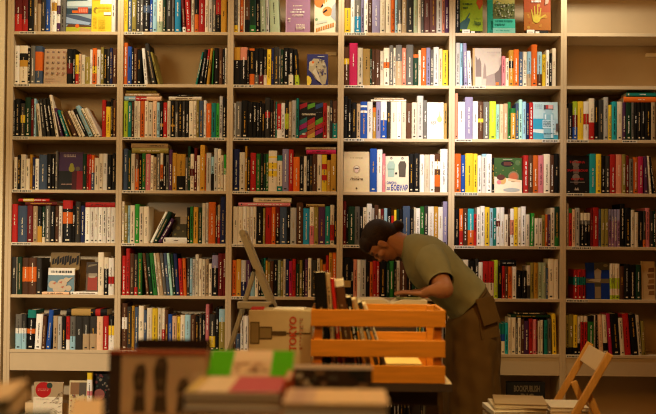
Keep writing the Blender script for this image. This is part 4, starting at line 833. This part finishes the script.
def pE(c):
    c.rect(0, 0, .13, 1, (.05, .03, .018))
    for u, w_, v1 in ((.25, .14, .82), (.46, .15, .92), (.70, .13, .62)):
        c.face([(u, .12), (u+w_, .12), (u+w_*.9, .45), (u+w_, v1-.12), (u+w_*.8, v1), (u+w_*.25, v1-.03), (u, v1-.2), (u+w_*.15, .4)], (.06, .04, .02)); c.disc(u+w_*.5, v1-.1, w_*.3, (.10, .06, .03)); c.rect(u+.02, .36, u+w_-.03, .42, (.2, .12, .06)); c.face([(u+w_*.2, .55), (u+w_*.7, .5), (u+w_*.6, .62)], (.14, .09, .04))
    c.rect(0, .95, 1, 1, (.35, .07, .03)); c.rect(.14, .0, 1, .1, (.36, .22, .10)); c.rect(.86, .1, 1, .7, (.58, .42, .24))
standing(108, 206, 351, 2.08, zE, .05, (.50, .34, .18), 'tan picture book with three dark figures standing on the left foreground pile', pE, 4, 'red')
def pF(c): c.rect(0, 0, .82, .93, (.03, .017, .010)); c.rect(.86, .55, .95, .85, (.12, .06, .03))
standing(135, 208, 340.5, 2.42, FZ, .05, (.022, .012, .008), 'black-brown book standing behind the tan picture book', pF, 3)
bm = bmesh.new(); tb = pile(-34, 1.36, .965, [(.08, .19, .26, 'dg', .1, 'dark green book at the foot of the nearest left pile', {}), (.07, .19, .25, 'br', -.1, 'brown book in the nearest left pile', {}), (.05, .18, .24, 'dg', .15, 'dark green book just under the slanting tan one', {})])
P = at(-44, 400, 1.40); o = empty('book', (P.x-.06, P.y, tb+.002)); o.rotation_euler = (math.radians(0), math.radians(-9), .2)
bm, lay = newbm(); BC = (.82, .64, .38); cbox(bm, lay, 0, .14, 0, .20, 0, .003, BC); cbox(bm, lay, 0, .14, 0, .20, .025, .028, BC); cbox(bm, lay, 0, .003, 0, .2, .003, .025, BC); link('cover', bm, M['cover'], o, recalc=False)
bm = bmesh.new(); box(bm, .0033, .137, .003, .197, .0033, .0247); link('pages', bm, M['pages'], o)
tag(o, 'tan book lying aslant on the nearest pile in the bottom left corner', 'book', g)
pile(86, 1.60, .955, [(.09, .12, .22, 'br', .0, 'brown book at the foot of the small tan pile', {}), (.08, .10, .21, 'gr', .05, 'grey book in the small tan pile', {}), (.06, .055, .20, (.82, .64, .38), .25, 'small tan book topping the pile at bottom left', {})])
# ------------------------------------------------------------------ the woman bent over the open book
PD = 4.78
def T(u, v, d=PD): return at(u, v, d)
def ellring(bm, c, a1, a2, n=28):
    return [bm.verts.new(c+a1*math.cos(2*PI*i/n)+a2*math.sin(2*PI*i/n)) for i in range(n)]
def loft(bm, rings, n=28, cap0=True, cap1=True):
    rs = [ellring(bm, Vector(c), Vector(a), Vector(b), n) for c, a, b in rings]
    for p, q in zip(rs, rs[1:]):
        for i in range(n): bm.faces.new((p[i], p[(i+1) % n], q[(i+1) % n], q[i]))
    if cap0: bm.faces.new(rs[0][::-1])
    if cap1: bm.faces.new(rs[-1])
    return rs
def ell(bm, c, r, m=None, seg=24):
    vs = bmesh.ops.create_uvsphere(bm, u_segments=seg, v_segments=seg//2, radius=1)['verts']
    mm = Matrix.Diagonal((*r, 1)); mm = Matrix.Translation(c) @ (m or Matrix.Identity(4)) @ mm if m is None else Matrix.Translation(c) @ m @ mm
    bmesh.ops.transform(bm, matrix=mm, verts=vs); return vs
def limb(bm, pts, n=18):
    """tapered tube through (point, radius), rounded at its joints"""
    for (p, r), (q, s) in zip(pts, pts[1:]):
        p, q = Vector(p), Vector(q); d = (q-p).normalized(); a = d.orthogonal().normalized(); b = d.cross(a)
        loft(bm, [(p, a*r, b*r), (q, a*s, b*s)], n)
    for p, r in pts: ell(bm, Vector(p), (r, r, r), seg=16)
YV = Vector((0, 1, 0))
bm = bmesh.new()
def slab(top, bot, w, d=PD):
    a, b = T(*top, d), T(*bot, d); return ((a+b)/2, (a-b)/2, YV*w)
# trunk
loft(bm, [slab((404, 241), (402, 254), .055), slab((413, 239), (408, 266), .115), slab((427, 239), (415, 279), .150), slab((445, 248), (430, 290), .150),
          slab((463, 267), (446, 302), .130), slab((476, 284), (456, 313), .140), slab((492, 300), (452, 322), .165), slab((494, 322), (452, 332), .168), slab((490, 338), (455, 340), .15)])
HX = T(473, 330).x; HY = T(473, 330).y; HZ = T(473, 330).z
for s in (-1, 1):
    y = HY+s*.092
    limb(bm, [((HX, y, HZ-.02), .092), ((HX-.02, HY+s*.088, .47), .056), ((HX+.015, HY+s*.082, .30), .055), ((HX+.015, HY+s*.078, .085), .036)])
    limb(bm, [((HX+.03, HY+s*.078, .05), .036), ((HX-.06, HY+s*.085, .045), .034), ((HX-.135, HY+s*.09, .032), .026)])
# head: local x = face, z = crown
HC = T(381.3, 241.8); up = Vector((-.945, .0, .327)).normalized(); fw = Vector((-.327, 0, -.945)).normalized()
HM = Matrix((( fw.x, 0, up.x), (0, -1, 0), (fw.z, 0, up.z))).to_4x4(); HM[1][1] = -1.0
if HM.to_3x3().determinant() < 0: HM[1][1] = 1.0
K = .90
def hp(x, y, z): return HC+(HM.to_3x3() @ Vector((x, y, z)))*K
def hell(bm, c, r, seg=24): ell(bm, hp(*c), tuple(k*K for k in r), HM, seg)
limb(bm, [(hp(-.030, 0, -.045), .056), (T(404, 246.5), .060)])
hell(bm, (-.005, 0, .025), (.094, .073, .088), 32); hell(bm, (.030, 0, -.035), (.060, .058, .078), 28); hell(bm, (.045, 0, -.088), (.034, .036, .026))
hell(bm, (.082, 0, -.008), (.020, .012, .024)); hell(bm, (.094, 0, -.028), (.017, .013, .014)); hell(bm, (.089, .011, -.031), (.010, .008, .008)); hell(bm, (.089, -.011, -.031), (.010, .008, .008))
hell(bm, (.081, 0, -.058), (.013, .022, .007)); hell(bm, (.079, 0, -.068), (.013, .019, .008)); hell(bm, (.070, 0, .026), (.022, .05, .012))
for s in (-1, 1):
    hell(bm, (.068, s*.031, .006), (.014, .015, .011)); hell(bm, (.058, s*.042, -.022), (.026, .020, .020))
    hell(bm, (.010, s*.076, -.012), (.018, .008, .032)); hell(bm, (.014, s*.080, -.022), (.010, .006, .016)); hell(bm, (.004, s*.083, -.002), (.012, .005, .022))
# arms: near (left) and far (right), palms on the pages
zb = ZB+.0010
def finger(bm, base, dirv, ln, r, drop=.0035):
    p = [Vector(base)]; d = Vector(dirv).normalized()
    for i, f in enumerate((.45, .32, .23)):
        q = p[-1]+d*ln*f; q.z -= drop*(i*.9); p.append(q)
    limb(bm, [(p[0], r), (p[1], r*.95), (p[2], r*.88), (p[3], r*.76)], 12)
def hand(bm, wrist, palm, fdir, tside):
    f = Vector(fdir).normalized(); sd = Vector((-f.y, f.x, 0)).normalized()
    ang = math.atan2(f.y, f.x); mm = Matrix.Rotation(ang, 4, 'Z')
    limb(bm, [(wrist, .026), (Vector(palm)-f*.03, .021)]); ell(bm, Vector(palm), (.045, .038, .0135), mm); ell(bm, Vector(palm)-f*.018, (.035, .030, .016), mm)
    for o, ln, sp in ((-.028, .062, -.14), (-.010, .076, -.05), (.009, .082, .03), (.027, .074, .13)):
        k = o*(-tside); finger(bm, Vector(palm)+f*.034+sd*k+Vector((0, 0, .001)), f+sd*(sp*-tside), ln, .0078 if ln > .07 else .0070)
    limb(bm, [(Vector(palm)-f*.022+sd*tside*.026, .0125), (Vector(palm)+f*.012+sd*tside*.052, .0100), (Vector(palm)+f*.040+sd*tside*.060, .0080)], 12)
def dP(u, v, d): return at(u, v, d)
n_sh, n_el, n_wr = dP(430, 258, 4.62), dP(444.5, 289.5, 4.42), dP(431, 297.0, 4.42)
n_wr.z = zb+.034
pl = Vector((n_wr.x-.056, n_wr.y+.050, zb+.017))
limb(bm, [(n_sh, .056), (n_sh.lerp(n_el, .5), .052), (n_el, .043), (n_el.lerp(n_wr, .35), .041), (n_wr, .026)])
hand(bm, n_wr, pl, (-.78, .62, 0), -1)
f_sh, f_el = dP(430, 258, 4.94), dP(432, 287, 5.0)
f_wr = Vector((pl.x+.09, pl.y+.20, zb+.036)); fp = Vector((f_wr.x-.078, f_wr.y-.03, zb+.017))
f_el = Vector((f_wr.x+.17, f_wr.y+.15, zb+.10))
limb(bm, [(f_sh, .056), (f_sh.lerp(f_el, .5), .048), (f_el, .040), (f_el.lerp(f_wr, .35), .039), (f_wr, .026)])
hand(bm, f_wr, fp, (-1, -.25, 0), 1)
def remesh(bm, vox, it=4):
    bmesh.ops.recalc_face_normals(bm, faces=bm.faces)
    me = bpy.data.meshes.new('tmp'); bm.to_mesh(me); bm.free(); o = bpy.data.objects.new('tmp', me); C.objects.link(o)
    md = o.modifiers.new('r', 'REMESH'); md.mode = 'VOXEL'; md.voxel_size = vox
    sm = o.modifiers.new('s', 'SMOOTH'); sm.factor = .5; sm.iterations = it
    out = bpy.data.meshes.new_from_object(o.evaluated_get(bpy.context.evaluated_depsgraph_get())); bpy.data.objects.remove(o); bpy.data.meshes.remove(me)
    for p in out.polygons: p.use_smooth = True
    return out
skin = attr_mat('skin', .5, .3)
me = remesh(bm, .0042, 3); me.name = 'person'; me.materials.append(skin)
ca = me.color_attributes.new('Col', 'FLOAT_COLOR', 'POINT'); inv = (HM.to_3x3()).inverted()
SK, LIP, BROW, EYE = (.38, .165, .075, 1), (.32, .09, .06, 1), (.03, .017, .01, 1), (.04, .025, .018, 1)
cols = []
for v in me.vertices:
    q = inv @ (v.co-HC)/K; c = SK
    if q.length < .14 and q.x > .05:
        if abs(q.y) < .020 and -.074 < q.z < -.053 and q.x > .078: c = LIP
        elif .014 < abs(q.y) < .046 and .024 < q.z < .033: c = BROW
        elif .018 < abs(q.y) < .043 and -.002 < q.z < .004 and q.x > .06: c = EYE
    cols.extend(c)
ca.data.foreach_set('color', cols)
person = bpy.data.objects.new('person', me); C.objects.link(person)
tag(person, 'woman in olive t-shirt and brown skirt bending over the open book behind the crate', 'person')
# hair drawn back into a low bun
bm = bmesh.new()
hell(bm, (-.024, 0, .034), (.098, .083, .088), 32); hell(bm, (-.064, 0, -.010), (.056, .068, .068)); hell(bm, (.031, 0, .066), (.058, .069, .053)); hell(bm, (-.012, 0, .010), (.060, .084, .050))
bc = T(398.0, 225.8)-HC; bq = inv @ bc / K
hell(bm, (bq.x*.82, 0, bq.z*.82), (.034, .036, .034)); hell(bm, (bq.x, 0, bq.z), (.034, .036, .034)); hell(bm, (bq.x-.010, .012, bq.z-.010), (.018, .018, .018)); hell(bm, (bq.x-.006, -.014, bq.z-.012), (.016, .016, .016))
hm = remesh(bm, .0045, 4); hm.name = 'hair'
hm.materials.append(mat('dark_brown_hair', (.026, .012, .006), .62, .6, 90, spec=.2, stretch=(1, 6, 1), bump=.6))
ho = bpy.data.objects.new('hair', hm); C.objects.link(ho); ho.parent = person
# t-shirt: body and two sleeves
cloth = mat('olive_cotton', (.235, .215, .10), .9, .16, 14, spec=.15, bump=.25)
bm = bmesh.new()
R0 = [slab((405, 236), (401.5, 258), .082), slab((410, 234.5), (404, 266), .130), slab((419, 234), (408, 278), .175), slab((432, 236.5), (418, 290), .192), slab((447, 245), (430, 299), .190), slab((464, 262), (441, 308), .182), slab((475, 273.5), (447, 314), .182), slab((485.5, 284), (452, 320), .186)]
def resample(rings, n):
    out = []; m = len(rings)-1
    for j in range(n):
        t = j/(n-1)*m; i = min(int(t), m-1); f = t-i; P = [rings[max(0, min(m, i+o))] for o in (-1, 0, 1, 2)]
        out.append(tuple(.5*(2*P[1][c]+(P[2][c]-P[0][c])*f+(2*P[0][c]-5*P[1][c]+4*P[2][c]-P[3][c])*f*f+(3*P[1][c]-P[0][c]-3*P[2][c]+P[3][c])*f*f*f) for c in range(3)))
    return out
def fold(p, seed):                     # soft drag lines of cloth
    return (math.sin(p.x*38+p.z*52+seed)*math.sin(p.x*17-p.z*9+p.y*14+seed*2)*.6+math.sin(p.x*71-p.z*33+p.y*25+seed)*.3)
rs = loft(bm, resample(R0, 30), 56, False, False)
for k, ring in enumerate(rs):
    g = min(1, k/8); cen = sum((v.co for v in ring), Vector())/len(ring)
    for i, v in enumerate(ring):
        v.co += (v.co-cen).normalized()*fold(v.co, .7)*.0062*g
def clean(bm, th=.004):
    bmesh.ops.recalc_face_normals(bm, faces=bm.faces)
    bmesh.ops.solidify(bm, geom=list(bm.faces), thickness=th)
def sub(o, lv=1):
    m = o.modifiers.new('sub', 'SUBSURF'); m.levels = lv; m.render_levels = lv
    for p in o.data.polygons: p.use_smooth = True
clean(bm); sh = link('t_shirt', bm, cloth, person); sub(sh)
for nm, s, e, pts in (('near', n_sh, n_el, None), ('far', f_sh, f_el, None)):
    bm = bmesh.new(); d = (e-s).normalized(); a = YV-d*YV.dot(d); a.normalize(); b = d.cross(a)
    s0 = s-d*.05; e0 = s+d*((e-s).length*.72); in_ = Vector((0, .045 if nm == 'near' else -.045, 0))
    rr = loft(bm, [(s0+in_+Vector((-.004, 0, .012)), a*.062, b*.075), (s0.lerp(e0, .35)+in_*.35, a*.074, b*.084), (s0.lerp(e0, .7), a*.068, b*.076), (e0, a*.0575, b*.0615), (e0+d*.014, a*.0585, b*.0625)], 28, True, False)
    for k, ring in enumerate(rr):
        for i, v in enumerate(ring): v.co += a*(.004*math.sin(i*1.3+k*1.7))*(k > 1)
    clean(bm, .0035); sl = link('sleeve', bm, cloth, person); sub(sl)
    bm = bmesh.new(); loft(bm, [(e0+d*.000, a*.0595, b*.0635), (e0+d*.017, a*.0607, b*.0647)], 28, False, False); clean(bm, .003); hme = link('hem', bm, cloth, sl); sub(hme)
bm = bmesh.new(); loft(bm, [slab((403, 237), (400, 258.5), .078), slab((406.5, 235.2), (402.5, 260), .086)], 28, False, False); clean(bm, .005); sub(link('collar', bm, cloth, sh))
# long brown skirt with a cargo pocket
twill = mat('brown_twill', (.130, .073, .019), .85, .22, 10, spec=.2, bump=.3)
bm = bmesh.new()
def hs(l, r, v, w, vr=None):
    a, b = T(l, v), T(r, vr or v); return ((a+b)/2, (b-a)/2, YV*w)
SKR = [slab((483, 283), (455, 314), .160), slab((489, 293), (449, 320), .176), slab((496, 308), (446, 324), .186), hs(445.5, 499, 336, .190), hs(444.5, 499.5, 352, .192), hs(444.5, 499, 372, .193), hs(444.5, 499.5, 395, .195), hs(444, 501, 420, .198), hs(443, 503, 452, .202)]
rs = loft(bm, resample(SKR, 34), 72, True, False)
for k, ring in enumerate(rs):
    for i, v in enumerate(ring):
        a = 2*PI*i/72; kk = k/33*8; f = min(1, max(0, kk-1)/4)
        v.co += (Vector((math.cos(a), math.sin(a), 0)))*(f*(.006*math.sin(a*6+kk*.5)+.004*math.sin(a*11-kk*1.1))+.005*fold(v.co, 2.1)*min(1, kk/2))
clean(bm, .003); sk = link('skirt', bm, twill, person); sub(sk)
bm = bmesh.new(); loft(bm, [slab((482.5, 281.5), (454.5, 313), .166), slab((487.5, 289), (450.5, 318.5), .178)], 36, False, False); clean(bm, .004); sub(link('waistband', bm, twill, sk))
# pocket: bellows bag and flap on her near hip
def quadslab(pts, th):
    bm = bmesh.new(); n = (pts[1]-pts[0]).cross(pts[3]-pts[0]).normalized(); n = n if n.y < 0 else -n
    A = [bm.verts.new(p) for p in pts]; B = [bm.verts.new(p+n*th) for p in pts]
    bm.faces.new(A[::-1]); bm.faces.new(B)
    for i in range(4): bm.faces.new((A[i], A[(i+1) % 4], B[(i+1) % 4], B[i]))
    bevel(bm, .004, 2); return bm
yd = PD-.186
pk_ = link('pocket', quadslab([T(476.5, 303, yd), T(494, 299, yd+.05), T(498.5, 337, yd+.05), T(481, 340, yd)], .007), twill, sk)
link('pocket_flap', quadslab([T(475, 299.5, yd-.012), T(492.5, 295.5, yd+.035), T(500, 321, yd+.035), T(483.5, 326.5, yd-.016)], .006), twill, pk_)
for s in (-1, 1):
    bm = bmesh.new(); y = HY+s*.085
    loft(bm, [(Vector((HX+.075, y, .040)), Vector((0, 0, .030)), YV*.026), (Vector((HX+.04, y, .052)), Vector((0, 0, .052)), YV*.042), (Vector((HX-.05, y, .046)), Vector((0, 0, .044)), YV*.046), (Vector((HX-.13, y+s*.006, .034)), Vector((0, 0, .032)), YV*.048), (Vector((HX-.185, y+s*.006, .024)), Vector((0, 0, .018)), YV*.030)], 20)
    for v in bm.verts: v.co.z = max(v.co.z, .002)
    o = link('shoe', bm, M['rubber'], person); sub(o)
# ------------------------------------------------------------------ camera and light
cam = bpy.data.cameras.new('camera'); co = bpy.data.objects.new('camera', cam); C.objects.link(co)
cam.sensor_width = 36; cam.lens = FPX/656*36; cam.shift_y = (V0-207)/656
co.matrix_world = Matrix.Translation(CAM) @ (ROT @ Matrix.Rotation(PI/2, 3, 'X')).to_4x4()
cam.dof.use_dof = True; cam.dof.focus_distance = 5.45; cam.dof.aperture_fstop = 2.1; cam.clip_start = .05
bpy.context.scene.camera = co
def spot(name, loc, to, power, ang, col, blend=.6, size=.06):
    l = bpy.data.lights.new(name, 'SPOT'); l.energy = power; l.spot_size = math.radians(ang); l.spot_blend = blend; l.shadow_soft_size = size; l.color = col
    o = bpy.data.objects.new(name, l); C.objects.link(o); o.location = loc; d = Vector(to)-Vector(loc); o.rotation_euler = d.to_track_quat('-Z', 'Y').to_euler()
def area(name, loc, to, power, size, col):
    l = bpy.data.lights.new(name, 'AREA'); l.energy = power; l.size = size; l.color = col
    o = bpy.data.objects.new(name, l); C.objects.link(o); o.location = loc; d = Vector(to)-Vector(loc); o.rotation_euler = d.to_track_quat('-Z', 'Y').to_euler()
spot('shelf_lamp', (-1.34, -.42, 2.98), (-1.34, -.03, 2.2), 25.5, 150, (1.0, 0.88, 0.66), 1.0, 0.06)
spot('shelf_lamp', (0.0, -.42, 2.98), (0.0, -.03, 2.2), 26.9, 150, (1.0, 0.88, 0.66), 1.0, 0.06)
spot('shelf_lamp', (1.40, -.42, 2.98), (1.40, -.03, 2.2), 35.4, 150, (1.0, 0.88, 0.66), 1.0, 0.06)
spot('track_spot', (.62, -2.2, 3.2), (.66, 0, 1.98), 530.0, 33, (1.0, 0.93, 0.88), 1.0, 0.08)
spot('track_spot', (-2.6, -3.2, 2.1), (-1.75, 0, .45), 382.8, 46, (1.0, 0.86, 0.64), 1.0, 0.08)
area('warm_fill', (0, -3.4, 3.3), (0, -1.0, 1.0), 54.5, 2.2, (1.0, 0.38, 0.06))  # unseen area fill, added for the warm ambient bounce
area('left_area_light', (-2.6, -2.6, 2.9), (-2.0, 0, 1.6), 27.6, 1.0, (1.0, 0.74, 0.36))  # unseen area light at upper left, aimed at the left bays
spot('table_spot', (.30, -2.7, 3.2), (.25, -1.95, .8), 276.3, 36, (1.0, 0.72, 0.28), 1.0, 0.08)
spot('track_spot', (1.3, -2.9, 3.2), (1.0, -1.15, .7), 114.2, 40, (1.0, 0.74, 0.34), 1.0, 0.08)
spot('table_spot', (-.35, -4.6, 3.2), (-.25, -3.75, .95), 89.8, 60, (1.0, 0.72, 0.4), 1.0, 0.08)
w = bpy.data.worlds.new('world'); bpy.context.scene.world = w; w.use_nodes = True
w.node_tree.nodes['Background'].inputs[0].default_value = (1, .5, .12, 1); w.node_tree.nodes['Background'].inputs[1].default_value = 0.0
bpy.context.scene.cycles.filter_width = 1.15
vs = bpy.context.scene.view_settings
vs.view_transform = 'Standard'; vs.look = 'None'; vs.exposure = 0.0; vs.gamma = 1.0; vs.use_curve_mapping = False
